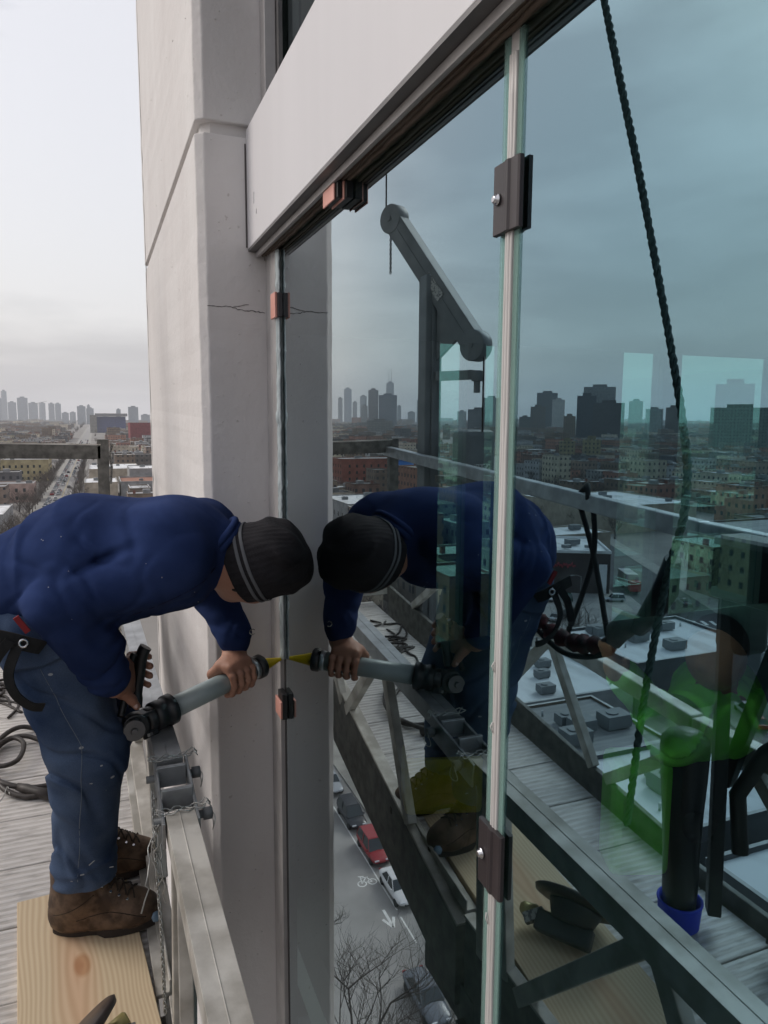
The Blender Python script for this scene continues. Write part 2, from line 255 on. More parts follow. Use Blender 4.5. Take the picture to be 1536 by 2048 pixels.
# ---------------------------------------------------------------- mesh builder
class MB:
    def __init__(s): s.v=[];s.f=[];s.mi=[];s.c=[];s.sm=[]
    def face(s,idx,mi=0,c=None,sm=False): s.f.append(tuple(idx)); s.mi.append(mi); s.c.append(c); s.sm.append(sm)
    def box(s,x0,x1,y0,y1,z0,z1,mi=0,c=None,topc=None,topmi=None):
        b=len(s.v); s.v+=[(x0,y0,z0),(x1,y0,z0),(x1,y1,z0),(x0,y1,z0),(x0,y0,z1),(x1,y0,z1),(x1,y1,z1),(x0,y1,z1)]
        for i,q in enumerate([(0,3,2,1),(4,5,6,7),(0,1,5,4),(1,2,6,5),(2,3,7,6),(3,0,4,7)]):
            s.face([b+k for k in q],(topmi if (i==1 and topmi is not None) else mi),(topc if (i==1 and topc is not None) else c))
        return s
    def rbox(s,cx,cy,hx,hy,z0,z1,ang,mi=0,c=None,topc=None):
        ca,sa=math.cos(ang),math.sin(ang); b=len(s.v)
        for z in (z0,z1):
            for (x,y) in ((-hx,-hy),(hx,-hy),(hx,hy),(-hx,hy)): s.v.append((cx+x*ca-y*sa,cy+x*sa+y*ca,z))
        for i,q in enumerate([(0,3,2,1),(4,5,6,7),(0,1,5,4),(1,2,6,5),(2,3,7,6),(3,0,4,7)]): s.face([b+k for k in q],mi,(topc if i==1 and topc is not None else c))
        return s
    def beam(s,a,b_,w,h,up=(0,0,1),mi=0):
        a=Vector(a);b2=Vector(b_);d=(b2-a).normalized();u=Vector(up);r=d.cross(u)
        if r.length<1e-5: r=d.cross(Vector((1,0,0)))
        r.normalize();u=r.cross(d).normalized();b=len(s.v)
        for p in (a,b2):
            for (i,j) in ((-1,-1),(1,-1),(1,1),(-1,1)): s.v.append(tuple(p+r*(w/2*i)+u*(h/2*j)))
        for q in [(0,1,2,3),(7,6,5,4),(0,4,5,1),(1,5,6,2),(2,6,7,3),(3,7,4,0)]: s.face([b+k for k in q],mi)
        return s
    def tube(s,pts,r,n=8,mi=0,caps=True,sm=True,closed=False,squash=None):
        pts=[Vector(p) for p in pts]; rs=r if isinstance(r,(list,tuple)) else [r]*len(pts); b=len(s.v); prev=None; m=len(pts)
        for i,p in enumerate(pts):
            if closed: t=pts[(i+1)%m]-pts[i-1]
            else: t=(pts[min(i+1,m-1)]-pts[max(i-1,0)])
            t.normalize()
            if prev is None:
                u=t.orthogonal().normalized()
            else: u=(prev-t*prev.dot(t)).normalized()
            prev=u; v=t.cross(u)
            for k in range(n):
                a=2*math.pi*k/n; s.v.append(tuple(p+(u*math.cos(a)+v*math.sin(a))*rs[i]))
        rings=m if closed else m-1
        for i in range(rings):
            i2=(i+1)%m
            for k in range(n):
                k2=(k+1)%n; s.face((b+i*n+k,b+i*n+k2,b+i2*n+k2,b+i2*n+k),mi,None,sm)
        if caps and not closed: s.face([b+k for k in range(n)][::-1],mi); s.face([b+(m-1)*n+k for k in range(n)],mi)
        return s
    def lathe(s,prof,o,ax,n=24,mi=0,sm=True,caps=True):
        # prof: (t along axis, radius)
        o=Vector(o);ax=Vector(ax).normalized();u=ax.orthogonal().normalized();v=ax.cross(u);b=len(s.v)
        for (t,r) in prof:
            for k in range(n):
                a=2*math.pi*k/n; s.v.append(tuple(o+ax*t+(u*math.cos(a)+v*math.sin(a))*r))
        m=len(prof)
        for i in range(m-1):
            for k in range(n):
                k2=(k+1)%n; s.face((b+i*n+k,b+i*n+k2,b+(i+1)*n+k2,b+(i+1)*n+k),mi,None,sm)
        if caps: s.face([b+k for k in range(n)][::-1],mi); s.face([b+(m-1)*n+k for k in range(n)],mi)
        return s
    def poly(s,pts,z0,z1,mi=0,c=None,topc=None,topmi=None):
        b=len(s.v);n=len(pts)
        for z in (z0,z1):
            for p in pts: s.v.append((p[0],p[1],z))
        s.face([b+n+k for k in range(n)],mi if topmi is None else topmi,topc if topc else c); s.face([b+k for k in range(n)][::-1],mi,c)
        for k in range(n): k2=(k+1)%n; s.face((b+k,b+k2,b+n+k2,b+n+k),mi,c)
        return s
    def xsec(s,prof,y0,y1,mi=0):
        # prism of an (x,z) outline drawn along Y
        b=len(s.v);n=len(prof)
        for y in (y0,y1):
            for p in prof: s.v.append((p[0],y,p[1]))
        s.face([b+k for k in range(n)],mi); s.face([b+n+k for k in range(n)][::-1],mi)
        for k in range(n): k2=(k+1)%n; s.face((b+k2,b+k,b+n+k,b+n+k2),mi)
        return s
    def build(s,name,mats,parent=None,bevel=0,recalc=True):
        me=bpy.data.meshes.new(name); me.from_pydata(s.v,[],s.f)
        if not isinstance(mats,(list,tuple)): mats=[mats]
        for m in mats: me.materials.append(m)
        me.polygons.foreach_set('material_index',s.mi); me.polygons.foreach_set('use_smooth',s.sm)
        if any(c is not None for c in s.c):
            ca=me.color_attributes.new('Col','FLOAT_COLOR','CORNER'); arr=np.ones((len(me.loops),4),dtype=np.float32); k=0
            for f,c in zip(s.f,s.c):
                if c is not None: arr[k:k+len(f)]=(tuple(c)+(1.0,))[:4] if len(c)==3 else c
                k+=len(f)
            ca.data.foreach_set('color',arr.ravel())
        me.update()
        if recalc:
            bm=bmesh.new(); bm.from_mesh(me); bmesh.ops.recalc_face_normals(bm,faces=bm.faces); bm.to_mesh(me); bm.free()
        o=bpy.data.objects.new(name,me); COL.objects.link(o)
        if parent is not None: o.parent=parent
        if bevel:
            bv=o.modifiers.new('bevel','BEVEL'); bv.width=bevel; bv.segments=2; bv.limit_method='ANGLE'; bv.angle_limit=R_(40)
        return o
def tag(o,label=None,cat=None,group=None,kind=None):
    if label: o['label']=label
    if cat: o['category']=cat
    if group: o['group']=group
    if kind: o['kind']=kind
    return o
def thing(name,label,cat,loc=(0,0,0),rz=0,group=None):
    o=bpy.data.objects.new(name,None); COL.objects.link(o); o.location=loc; o.rotation_euler=(0,0,rz); o.empty_display_size=.1
    return tag(o,label,cat,group)
def copy_tree(o,parent=None,mats=None):
    c=o.copy(); COL.objects.link(c)
    if parent is not None: c.parent=parent
    for ch in list(o.children): copy_tree(ch,c)
    return c
def reparent(o,root):  # geometry was built in world coordinates, the root sits at its own base
    o.parent=root; o.matrix_parent_inverse=Matrix.Translation(-Vector(root.location)) if root.rotation_euler.z==0 else root.matrix_basis.inverted()
    return o
class Th:
    """a thing whose parts are built in world coordinates"""
    def __init__(s,name,label,cat,loc,group=None): s.r=thing(name,label,cat,loc,0,group)
    def add(s,name,mb,m,bevel=0,parent=None,label=None):
        o=mb.build(name,m,None,bevel)
        if parent is None: reparent(o,s.r)
        else: o.parent=parent; o.matrix_parent_inverse=Matrix.Identity(4)
        if label: o['label']=label
        return o

# ---------------------------------------------------------------- signed-distance bodies
class Field:
    def __init__(s,lo,hi,h):
        s.lo=np.array(lo,float); s.h=h; s.n=np.ceil((np.array(hi)-s.lo)/h).astype(int)+1
        s.vol=np.full(s.n,.5,dtype=np.float32)
    def sub(s,lo,hi):
        a=np.maximum(np.floor((np.array(lo)-s.lo)/s.h).astype(int),0); b=np.minimum(np.ceil((np.array(hi)-s.lo)/s.h).astype(int)+1,s.n)
        if (b<=a).any(): return None
        ax=[(s.lo[i]+s.h*np.arange(a[i],b[i])).astype(np.float32) for i in range(3)]
        return (slice(a[0],b[0]),slice(a[1],b[1]),slice(a[2],b[2])),ax[0][:,None,None],ax[1][None,:,None],ax[2][None,None,:]
    def smin(s,sl,d,k):
        v=s.vol[sl]
        if k<=0: s.vol[sl]=np.minimum(v,d)
        else:
            h=np.maximum(k-np.abs(v-d),0)/k; s.vol[sl]=np.minimum(v,d)-h*h*k*.25
    def cap(s,a,b,ra,rb,k=.02,sq=None):
        a=np.array(a,float);b=np.array(b,float);m=max(ra,rb)*1.6+k+.03
        q=s.sub(np.minimum(a,b)-m,np.maximum(a,b)+m)
        if q is None: return
        sl,x,y,z=q; ab=b-a; L2=max(float(ab@ab),1e-9)
        t=np.clip(((x-a[0])*ab[0]+(y-a[1])*ab[1]+(z-a[2])*ab[2])/L2,0,1)
        dx=x-(a[0]+t*ab[0]);dy=y-(a[1]+t*ab[1]);dz=z-(a[2]+t*ab[2])
        if sq is not None: dx=dx/sq[0];dy=dy/sq[1];dz=dz/sq[2]
        s.smin(sl,np.sqrt(dx*dx+dy*dy+dz*dz)-(ra+(rb-ra)*t),k)
    def ell(s,c,axes,r,k=.02):
        c=np.array(c,float);m=max(r)+k+.03; q=s.sub(c-m,c+m)
        if q is None: return
        sl,x,y,z=q; A=[np.array(v,float)/np.linalg.norm(v) for v in axes]; X=x-c[0];Y=y-c[1];Z=z-c[2]; g=0
        for v,rr in zip(A,r): t=(X*v[0]+Y*v[1]+Z*v[2])/rr; g=g+t*t
        s.smin(sl,(np.sqrt(g)-1)*min(r),k)
    def rbox(s,c,axes,hs,rad,k=.01):
        c=np.array(c,float);m=float(np.linalg.norm(hs))+k+.02; q=s.sub(c-m,c+m)
        if q is None: return
        sl,x,y,z=q; A=[np.array(v,float)/np.linalg.norm(v) for v in axes]; X=x-c[0];Y=y-c[1];Z=z-c[2]; o=0; inn=-9
        for v,hh in zip(A,hs):
            t=np.abs(X*v[0]+Y*v[1]+Z*v[2])-(hh-rad); o=o+np.maximum(t,0)**2; inn=np.maximum(inn,t)
        s.smin(sl,np.sqrt(o)+np.minimum(inn,0)-rad,k)
    def grid(s):
        return [ (s.lo[i]+s.h*np.arange(s.n[i])).astype(np.float32) for i in range(3)]
    def disp(s,fn):
        x,y,z=s.grid(); s.vol+=fn(x[:,None,None],y[None,:,None],z[None,None,:]).astype(np.float32)
    def cut(s,p,n):  # remove the half space in front of a plane
        x,y,z=s.grid(); n=np.array(n,float)/np.linalg.norm(n)
        d=(x[:,None,None]-p[0])*n[0]+(y[None,:,None]-p[1])*n[1]+(z[None,None,:]-p[2])*n[2]
        s.vol=np.maximum(s.vol,d.astype(np.float32))
    def mesh(s,name,m,parent=None,smooth=1):
        V=s.vol; ins=V<0; n=V.shape
        c=np.zeros((n[0]-1,n[1]-1,n[2]-1),dtype=np.int8); offs=[(i,j,k) for i in (0,1) for j in (0,1) for k in (0,1)]
        for i,j,k in offs: c+=ins[i:n[0]-1+i,j:n[1]-1+j,k:n[2]-1+k]
        act=(c>0)&(c<8); I=np.argwhere(act); idx=np.full(c.shape,-1,dtype=np.int32); idx[act]=np.arange(len(I))
        vals=np.stack([V[I[:,0]+i,I[:,1]+j,I[:,2]+k] for i,j,k in offs],1)
        P=np.zeros((len(I),3));W=np.zeros(len(I))
        for a in range(8):
            for b in range(a+1,8):
                oa,ob=np.array(offs[a]),np.array(offs[b])
                if np.abs(oa-ob).sum()!=1: continue
                va,vb=vals[:,a],vals[:,b]; ch=(va<0)!=(vb<0); t=np.where(ch,va/np.where(ch,va-vb,1),0)
                P+=np.where(ch[:,None],oa+t[:,None]*(ob-oa),0); W+=ch
        P=(P/W[:,None]+I)*s.h+s.lo
        faces=[]
        for ax in range(3):
            sl0=[slice(None)]*3; sl1=[slice(None)]*3; sl0[ax]=slice(0,-1); sl1[ax]=slice(1,None)
            ch=ins[tuple(sl0)]!=ins[tuple(sl1)]; E=np.argwhere(ch); b,cx=[(1,2),(2,0),(0,1)][ax]
            ok=(E[:,b]>0)&(E[:,cx]>0)&(E[:,b]<n[b]-1)&(E[:,cx]<n[cx]-1); E=E[ok]
            q=[]
            for (db,dc) in ((-1,-1),(0,-1),(0,0),(-1,0)):
                T=E.copy(); T[:,b]+=db; T[:,cx]+=dc; q.append(idx[T[:,0],T[:,1],T[:,2]])
            q=np.stack(q,1); fl=ins[E[:,0],E[:,1],E[:,2]]; q[~fl]=q[~fl][:,::-1]; faces.append(q)
        Fq=np.concatenate(faces); Fq=Fq[(Fq>=0).all(1)]
        me=bpy.data.meshes.new(name); me.vertices.add(len(P)); me.vertices.foreach_set('co',P.ravel()); me.loops.add(len(Fq)*4); me.polygons.add(len(Fq))
        me.loops.foreach_set('vertex_index',Fq.ravel().astype(np.int32)); me.polygons.foreach_set('loop_start',np.arange(0,len(Fq)*4,4,dtype=np.int32))
        me.polygons.foreach_set('use_smooth',np.ones(len(Fq),dtype=bool)); me.materials.append(m); me.update(calc_edges=True); me.validate()
        o=bpy.data.objects.new(name,me); COL.objects.link(o)
        if smooth:
            sm=o.modifiers.new('smooth','SMOOTH'); sm.factor=.5; sm.iterations=smooth
        if parent is not None: reparent(o,parent)
        return o
# ================================================================ the building
B=Th('tower_building','pale concrete and glass high rise with a tinted glass front and a broad grey pillar','building',(2.0,2.0,GZ))
SEC=[(.324,2.22),(.57,2.22),(.57,4.42),(.324,4.42),(.300,4.396),(.300,2.244)]
def inset(p,d):
    cx=.45;cy=3.3
    return [(x+(d if x<.4 else -d),y+(d if y<cy else -d)) for x,y in p]
def ringed(sec,zs,wob=.0012):
    # prism of many rings so the trowelled edges wander a little
    m=MB(); n=len(sec); r=random.Random(3)
    pts=[]
    for i in range(n):
        a,b=sec[i],sec[(i+1)%n]; pts.append(a)
    for z in zs:
        for (x,y) in pts: m.v.append((x+r.uniform(-wob,wob)*(1 if x<.4 else 0),y+r.uniform(-wob,wob)*(1 if y<2.3 and x<.4 else 0),z))
    for j in range(len(zs)-1):
        for k in range(n):
            k2=(k+1)%n; m.face((j*n+k2,j*n+k,(j+1)*n+k,(j+1)*n+k2))
    m.face(range(n)); m.face([(len(zs)-1)*n+k for k in range(n)][::-1]); return m
zs=[GZ,-12,-4]+[ -2.5+.05*i for i in range(66)]
zs=[z for z in zs if z<.808]+[.808]
pl=ringed(SEC,zs)
pil=B.add('pillar',pl,[M['pillar']],bevel=.004)
up=ringed(SEC,[.843]+[.9+.07*i for i in range(30)]+[4,9])
B.add('pillar',up,[M['pillar']],bevel=.004)
g=MB(); g.poly(inset(SEC,.020),.806,.845); B.add('groove',g,[M['pillar']])
g=MB(); g.box(.2985,.302,4.315,4.319,-3,5)
def crackline(m,pts,w,axis):
    for a,b in zip(pts[:-1],pts[1:]):
        wa=w*random.uniform(.5,1.2); m.beam(a,b,wa,.0012,up=axis)
r0=random.Random(5); pts=[]; 
for i in range(26):
    t=i/25; pts.append((.322+t*.17,2.2195,.326-.010*t+r0.uniform(-.0022,.0022)+(.004 if .2<t<.5 else 0)))
crackline(g,pts,.0022,(0,1,0))
pts=[(.395+.008*i,2.2195,.327+.0016*i+r0.uniform(-.001,.001)) for i in range(7)]; crackline(g,pts,.0016,(0,1,0))
for k in range(9):
    x=.485+r0.uniform(-.02,.012); z0=.50+.1*r0.random(); pts=[(x+r0.uniform(-.003,.003),2.2195,z0-.012*i) for i in range(4)]
    crackline(g,pts,.0013,(0,1,0))
g.tube([(.4405,2.2185,.50+.01*i) for i in range(30)],.0022,6)
B.add('crack',g,[M['crack']])
g=MB(); rr=random.Random(11)
for i in range(70):
    x=rr.uniform(.33,.49); z=rr.uniform(-1.8,1.4); s=rr.uniform(.0012,.0035); g.lathe([(-.0005,s),(.0008,s*.8),(.0014,s*.2)],(x,2.2196,z),(0,-1,0),8)
for i in range(40):
    y=rr.uniform(2.3,4.2); z=rr.uniform(-1.8,1.6); s=rr.uniform(.0015,.004); g.lathe([(-.0005,s),(.001,s*.7),(.0016,s*.2)],(.2996,y,z),(-1,0,0),8)
B.add('paint_lump',g,[M['pillar']])['kind']='stuff'
# spandrel, lip and soffit
g=MB(); g.box(.4435,.50,-3.2,2.2175,.4955,.828); B.add('spandrel_panel',g,[M['panel']],bevel=.0015)
g=MB(); g.box(.444,.468,-3.2,2.2165,.4885,.4953); g.box(.474,.4995,-3.2,2.215,.4885,.4953); B.add('shaded_underside',g,[M['dark_metal']])  # underside sheet of the panel, its dark colour also stands for the shadow there
g=MB(); g.box(.466,.4735,-3.2,2.2150,.473,.4882); g.box(.4735,.478,-3.2,2.214,.4755,.479); B.add('head_rail',g,[M['frame']],bevel=.0012)
g=MB(); g.box(.4738,.535,-3.2,2.214,.4795,.488); g.box(.484,.487,-3.2,2.213,.476,.4795);
rr=random.Random(2)
g.tube([(.497+rr.uniform(-.002,.002),-3+.02*i,.4775+rr.uniform(-.001,.001)) for i in range(260)],.0045,6)
B.add('soffit',g,[M['soffit']])
# window above the spandrel
g=MB(); g.box(.488,.52,2.155,2.2175,.8285,4); B.add('window_frame',g,[M['frame']],bevel=.002)
g=MB(); g.box(.521,.534,2.13,2.2175,.8285,4); g.box(.521,.54,-3.2,2.13,.8285,.85); B.add('window_frame',g,[M['dark_metal']],bevel=.001)
M['upper_glass']=glassmat('upper_window_glass',.14,.3,(.8,.9,.9),(.3,.36,.35))
g=MB(); g.box(.542,.548,-3.2,2.2,.85,4); B.add('window',g,[M['upper_glass']])
g=MB(); g.box(.60,.61,-3.2,2.2,.85,4); g.box(.6,5,-3.2,-3.1,.85,9); B.add('blind',g,[mat('grey_blind',(.16,.165,.16),rough=.8)])
for k,(y0_,z0_,l_) in enumerate(((2.12,.60,.03),(2.09,.565,.012))):
    B.add('scuff',MB().beam((.4428,y0_,z0_),(.4428,y0_-.004,z0_+l_),.0012,.0022,up=(1,0,0)),[M['white_roof']])
# room behind the glass
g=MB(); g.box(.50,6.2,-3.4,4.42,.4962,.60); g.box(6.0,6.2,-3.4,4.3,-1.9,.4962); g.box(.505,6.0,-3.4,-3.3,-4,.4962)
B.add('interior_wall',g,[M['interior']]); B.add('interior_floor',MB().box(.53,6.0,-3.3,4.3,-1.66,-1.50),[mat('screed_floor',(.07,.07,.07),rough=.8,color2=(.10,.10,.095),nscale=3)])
g=MB()
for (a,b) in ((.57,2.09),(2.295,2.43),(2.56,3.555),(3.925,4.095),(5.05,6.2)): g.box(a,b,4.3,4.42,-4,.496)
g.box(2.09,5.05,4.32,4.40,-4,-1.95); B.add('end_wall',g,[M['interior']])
g=MB(); g.box(2.09,2.295,4.35,4.36,-1.95,.49); g.box(2.43,2.56,4.35,4.36,-1.95,.49); g.box(3.555,3.925,4.35,4.36,-1.95,.49); g.box(4.095,5.05,4.35,4.36,-1.95,.49)
eg=B.add('end_window',g,[M['glass_in']])
g=MB(); g.box(.57,6.2,-3.4,4.42,-4.2,-4.0); g.box(.53,6.0,-3.3,4.29,-1.80,-1.665); g.box(.518,6.2,-3.4,4.42,GZ,-4.21); g.box(.506,.517,-3.2,2.21,-4.2,-4.0); B.add('lower_wall',g,[M['panel']])
g=MB(); g.box(.62,6.2,-3.3,4.42,.85,.98) ; g.box(.57,6.2,2.21,4.42,.605,9); B.add('upper_wall',g,[M['pillar']])
# glass
g=MB(); g.box(.506,.516,.8450,2.062,-3.98,.4785); pane1=B.add('glass_pane',g,[M['glass']],label='tinted pane beside the pillar mirroring the bent worker')
g=MB(); g.box(.506,.516,-3.2,.8260,-3.98,.4785); pane2=B.add('glass_pane',g,[M['glass']],label='wide tinted pane mirroring streets and flat roofs')
def edgemat():
    m=bpy.data.materials.new('pale_green_edge_reflection'); m.use_nodes=True; t=m.node_tree; t.nodes.clear(); o=N(m,'ShaderNodeOutputMaterial')
    a=N(m,'ShaderNodeBsdfDiffuse'); a.inputs[0].default_value=(.34,.50,.46,1); b=N(m,'ShaderNodeBsdfTransparent'); b.inputs[0].default_value=(.92,1,.98,1)
    x=N(m,'ShaderNodeMixShader'); x.inputs[0].default_value=.34; L(m,b.outputs[0],x.inputs[1]); L(m,a.outputs[0],x.inputs[2]); L(m,x.outputs[0],o.inputs[0]); return m
M['edge']=edgemat()
g=MB(); g.box(.5030,.5055,.8452,.860,-3.9,.474); g.box(.5030,.5055,.8150,.8258,-3.9,.474); B.add('pane_edge_reflection',g,[M['edge']])  # pale strips for the glass thickness and the gasket's reflection, painted on
# mullion gasket: three ribs, slightly wandering
rr=random.Random(8); g=MB()
for (y,r) in ((.8292,.0028),(.8355,.0036),(.8418,.0028)):
    g.tube([(.5025+rr.uniform(-.0004,.0004),y+rr.uniform(-.0005,.0005),-3.9+.05*i) for i in range(88)],r,7)
g.box(.5035,.514,.8265,.8445,-3.95,.476); 
for k in range(3): g.tube([(.4985,.84+rr.uniform(-.006,.006),z:=rr.uniform(-.9,.3)),(.4965,.842,z-.006),(.498,.838,z-.014)],.0012,5)
B.add('gasket',g,[M['gasket']])
# frame beside the pillar and the joint being filled
g=MB(); g.box(.496,.53,2.100,2.2185,-3.95,.4788); g.box(.4945,.50,2.150,2.156,-3.95,.4750); B.add('jamb_frame',g,[M['frame']],bevel=.0015)
g=MB(); g.box(.509,.53,2.0625,2.0995,-3.95,.4745); B.add('open_joint',g,[M['black']])
g=MB(); rr=random.Random(4); P=[];Rr=[]
z=.47
while z>-.722:
    P.append((.5035+rr.uniform(-.0012,.0012),2.081+rr.uniform(-.002,.002),z)); Rr.append(.011*rr.uniform(.82,1.12) if int(z*60)%11 else .0145); z-=.012
g.tube(P,Rr,10); g.tube([(p[0]-.004,2.066,p[2]) for p in P],.004,6); g.tube([(p[0]-.004,2.096,p[2]) for p in P],.0035,6)
B.add('sealant_bead',g,[M['clear_seal']])
# ---- clamps on the mullion
def clamp(z0,z1,label):
    T=Th('glazing_clamp',label,'clamp',(.505,.835,z0),'brown clamps across the mullion')
    g=MB(); prof=[(.5028,.868),(.4975,.868),(.4945,.865),(.4940,.838),(.4925,.835),(.4925,.828),(.4950,.825),(.4950,.809),(.4970,.806),(.5028,.806)]
    b=len(g.v);n=len(prof)
    for z in (z0,z1):
        for p in prof: g.v.append((p[0],p[1],z))
    g.face(range(n)); g.face([n+k for k in range(n)][::-1])
    for k in range(n): k2=(k+1)%n; g.face((k2,k,n+k,n+k2))
    T.add('clamp_plate',g,[M['brown_clamp']],bevel=.0006)
    g=MB(); zc=(z0+z1)/2; g.lathe([(0,.0078),(.002,.0078),(.0022,.0052),(.006,.005),(.007,.0035)],(.4932,.853,zc),(-1,0,0),14); T.add('bolt',g,[M['steel']])
clamp(.237,.323,'dark brown grooved plastic clamp with a bolt, upper one across the mullion of the glass')
clamp(-.668,-.572,'dark brown grooved plastic clamp with a bolt, lower one on the mullion')
# ---- shims
def shim(name,lab,parts,loc):
    T=Th(name,lab,'shim',loc,'pink and black setting shims')
    for nm,(x0,x1,y0,y1,z0,z1),m in parts:
        g=MB(); g.box(x0,x1,y0,y1,z0,z1); T.add(nm,g,[M[m]],bevel=.0015)
shim('glazing_shim','pink and black shims wedged under the soffit at the top of the glass',[
 ('pink_shim',(.4685,.4725,1.465,1.54,.440,.4725),'pink'),('black_shim',(.4735,.484,1.455,1.53,.442,.4745),'black'),('pink_shim',(.4845,.488,1.45,1.53,.438,.4745),'pink'),('black_shim',(.4885,.5045,1.445,1.53,.441,.4745),'black')],(.49,1.5,.475))
shim('glazing_shim','small pink brown shim stuck in the joint beside the pillar above the worker',[
 ('pink_shim',(.484,.491,2.055,2.11,.282,.352),'pink'),('black_shim',(.4915,.5055,2.050,2.10,.284,.350),'brown_clamp')],(.49,2.08,.28))
shim('glazing_shim','pink shim standing in the open black joint just below the yellow nozzle',[
 ('pink_shim',(.482,.488,2.040,2.11,-.895,-.842),'pink'),('black_shim',(.4885,.505,2.045,2.10,-.90,-.82),'black')],(.49,2.08,-.89))

# ================================================================ the swing stage
S=Th('swing_stage','worn aluminium suspended work platform with rails, toe boards and ribbed deck','work platform',(-.25,1.6,-1.45))
def xi(y): return .159-.0138*y if y<1.62 else .137-.036*(y-1.62)
def zr(y): return -.862+.02*(y-.69) if y<1.62 else -.815+.062*(y-1.62)
def zd(y): return -1.372 if y<1.6 else -1.372+.08*(y-1.6)   # deck surface
def xo(y): return -.63-.026*max(0,y-1.6)
def zo(y): return -.315+.046*(y-1.73)
def tubebeam(a,b,w,h,up=(0,0,1)): return MB().beam(a,b,w,h,up)
def rail(y0,y1,w=.062,h=.055,n=None):
    g=MB(); k=n or max(2,int((y1-y0)/.3)); ys=[y0+(y1-y0)*i/k for i in range(k+1)]
    g.beam((xi(y0),y0,zr(y0)-h/2),(xi(y1),y1,zr(y1)-h/2),w,h)
    g.beam((xi(y0)-.002,y0+.001,zr(y0)+.0006),(xi(y1)-.002,y1-.001,zr(y1)+.0006),.0022,.0016)   # weld seam
    return g
S.add('top_rail',rail(-1.3,1.535),[M['alu']],bevel=.005)
S.add('top_rail',rail(1.715,4.19),[M['galv']],bevel=.005)
# hinge coupling between the two modules
g=MB()
for s in (-1,1): g.beam((xi(1.6)+s*.036,1.50,zr(1.5)-.034),(xi(1.6)+s*.036,1.745,-.845),.007,.064)
S.add('hinge_cheek',g,[M['galv']],bevel=.002)
g=MB(); g.beam((xi(1.58)-.034,1.585,-.842),(xi(1.58)+.034,1.585,-.842),.012,.05,up=(0,0,1)); g.beam((xi(1.7)-.034,1.69,-.838),(xi(1.7)+.034,1.69,-.838),.012,.05); g.beam((xi(1.64),1.59,-.872),(xi(1.64),1.69,-.872),.06,.006)
S.add('hinge_plate',g,[M['galv']],bevel=.002)
def pin(y,z,lab):
    p=S.add('hinge_pin',MB().tube([(xi(y)-.055,y,z),(xi(y)+.062,y,z)],.009,10).lathe([(0,.014),(.018,.014),(.02,.011)],(xi(y)+.05,y,z),(1,0,0),10),[M['post_grey']],label=lab)
    g=MB(); a=[]; 
    for i in range(15):
        t=i/14*math.pi*2; a.append((xi(y)+.07+.003*math.sin(t*2),y-.006+.019*math.sin(t),z-.016-.019*math.cos(t)))
    g.tube(a,.0011,5); S.add('ring',g,[M['wire']])
pin(1.71,-.850,None); pin(1.545,-.868,None)
def chain(pts,link=.014,r=.0016):
    g=MB(); pts=[Vector(p) for p in pts]; seg=[]; 
    for a,b in zip(pts[:-1],pts[1:]):
        n=max(1,int((b-a).length/(link*.62)))
        for i in range(n): seg.append((a+(b-a)*(i/n),(b-a).normalized()))
    for i,(p,d) in enumerate(seg):
        u=d.orthogonal().normalized(); v=d.cross(u)
        if i%2: u,v=v,u
        g.tube([p+d*math.cos(t)*link*.5+u*math.sin(t)*link*.27 for t in [2*math.pi*k/8 for k in range(8)]],r,5,closed=True)
    return g
def wirewrap(y,z,w,seed):
    r=random.Random(seed); g=MB()
    for k in range(3):
        P=[]
        for i in range(22):
            t=i/21; P.append((xi(y)-.05+t*.115,y+.012*math.sin(t*9+k*2)+r.uniform(-.003,.003),z+.0035+.003*math.sin(t*17+k)+ (.012 if t>.85 else 0)*math.sin((t-.85)*20)))
        g.tube(P,.0014,5)
    return g
S.add('tie_wire',wirewrap(1.72,zr(1.715),0,1),[M['wire']]); S.add('tie_wire',wirewrap(1.535,zr(1.53),0,2),[M['wire']])
rr=random.Random(20); g=MB()
for k in range(4):
    P=[(xi(1.6)-.052+rr.uniform(-.012,.008),1.50+.2*rr.random(),-.86)]
    for i in range(12): q=P[-1]; P.append((q[0]+rr.uniform(-.010,.009),q[1]+rr.uniform(-.022,.02),q[2]-rr.uniform(.004,.022)))
    g.tube(P,.0016,5)
S.add('tangled_wire',g,[M['wire']])
S.add('safety_chain',chain([(xi(1.6)-.048,1.66,-.86),(xi(1.6)-.050,1.60,-.96),(xi(1.6)-.046,1.555,-1.12),(xi(1.6)-.044,1.545,-1.33)]),[M['wire']])
S.add('safety_chain',chain([(xi(1.6)-.046,1.53,-.87),(xi(1.6)-.056,1.56,-.92),(xi(1.6)-.05,1.62,-.97)]),[M['wire']])
# inner truss members
def member(a,b,w=.032,h=.05,m='alu',nm='brace',lab=None): return S.add(nm,tubebeam(a,b,w,h),[M[m]],bevel=.003,label=lab)
for (ya,yb) in ((1.43,1.40),(.915,1.33),(.88,.62),(.30,.58),(-.2,.27)): member((xi(ya)-.004,ya,zr(ya)-.057),(xi(yb)-.012,yb,-1.36),.03,.042)
member((xi(1.5),1.488,-.905),(xi(1.5)-.01,1.488,-1.37),.03,.05,nm='post');
for (ya,yb) in ((2.24,1.99),(2.30,2.68),(3.15,2.74),(3.2,3.6),(4.0,3.66)): member((xi(ya),ya,zr(ya)-.057),(xi(yb),yb,-1.30+.16*(yb-1.9)),.03,.045)
member((xi(4.17),4.17,zr(4.17)-.05),(xi(4.17),4.17,-1.2),.03,.05,nm='post')
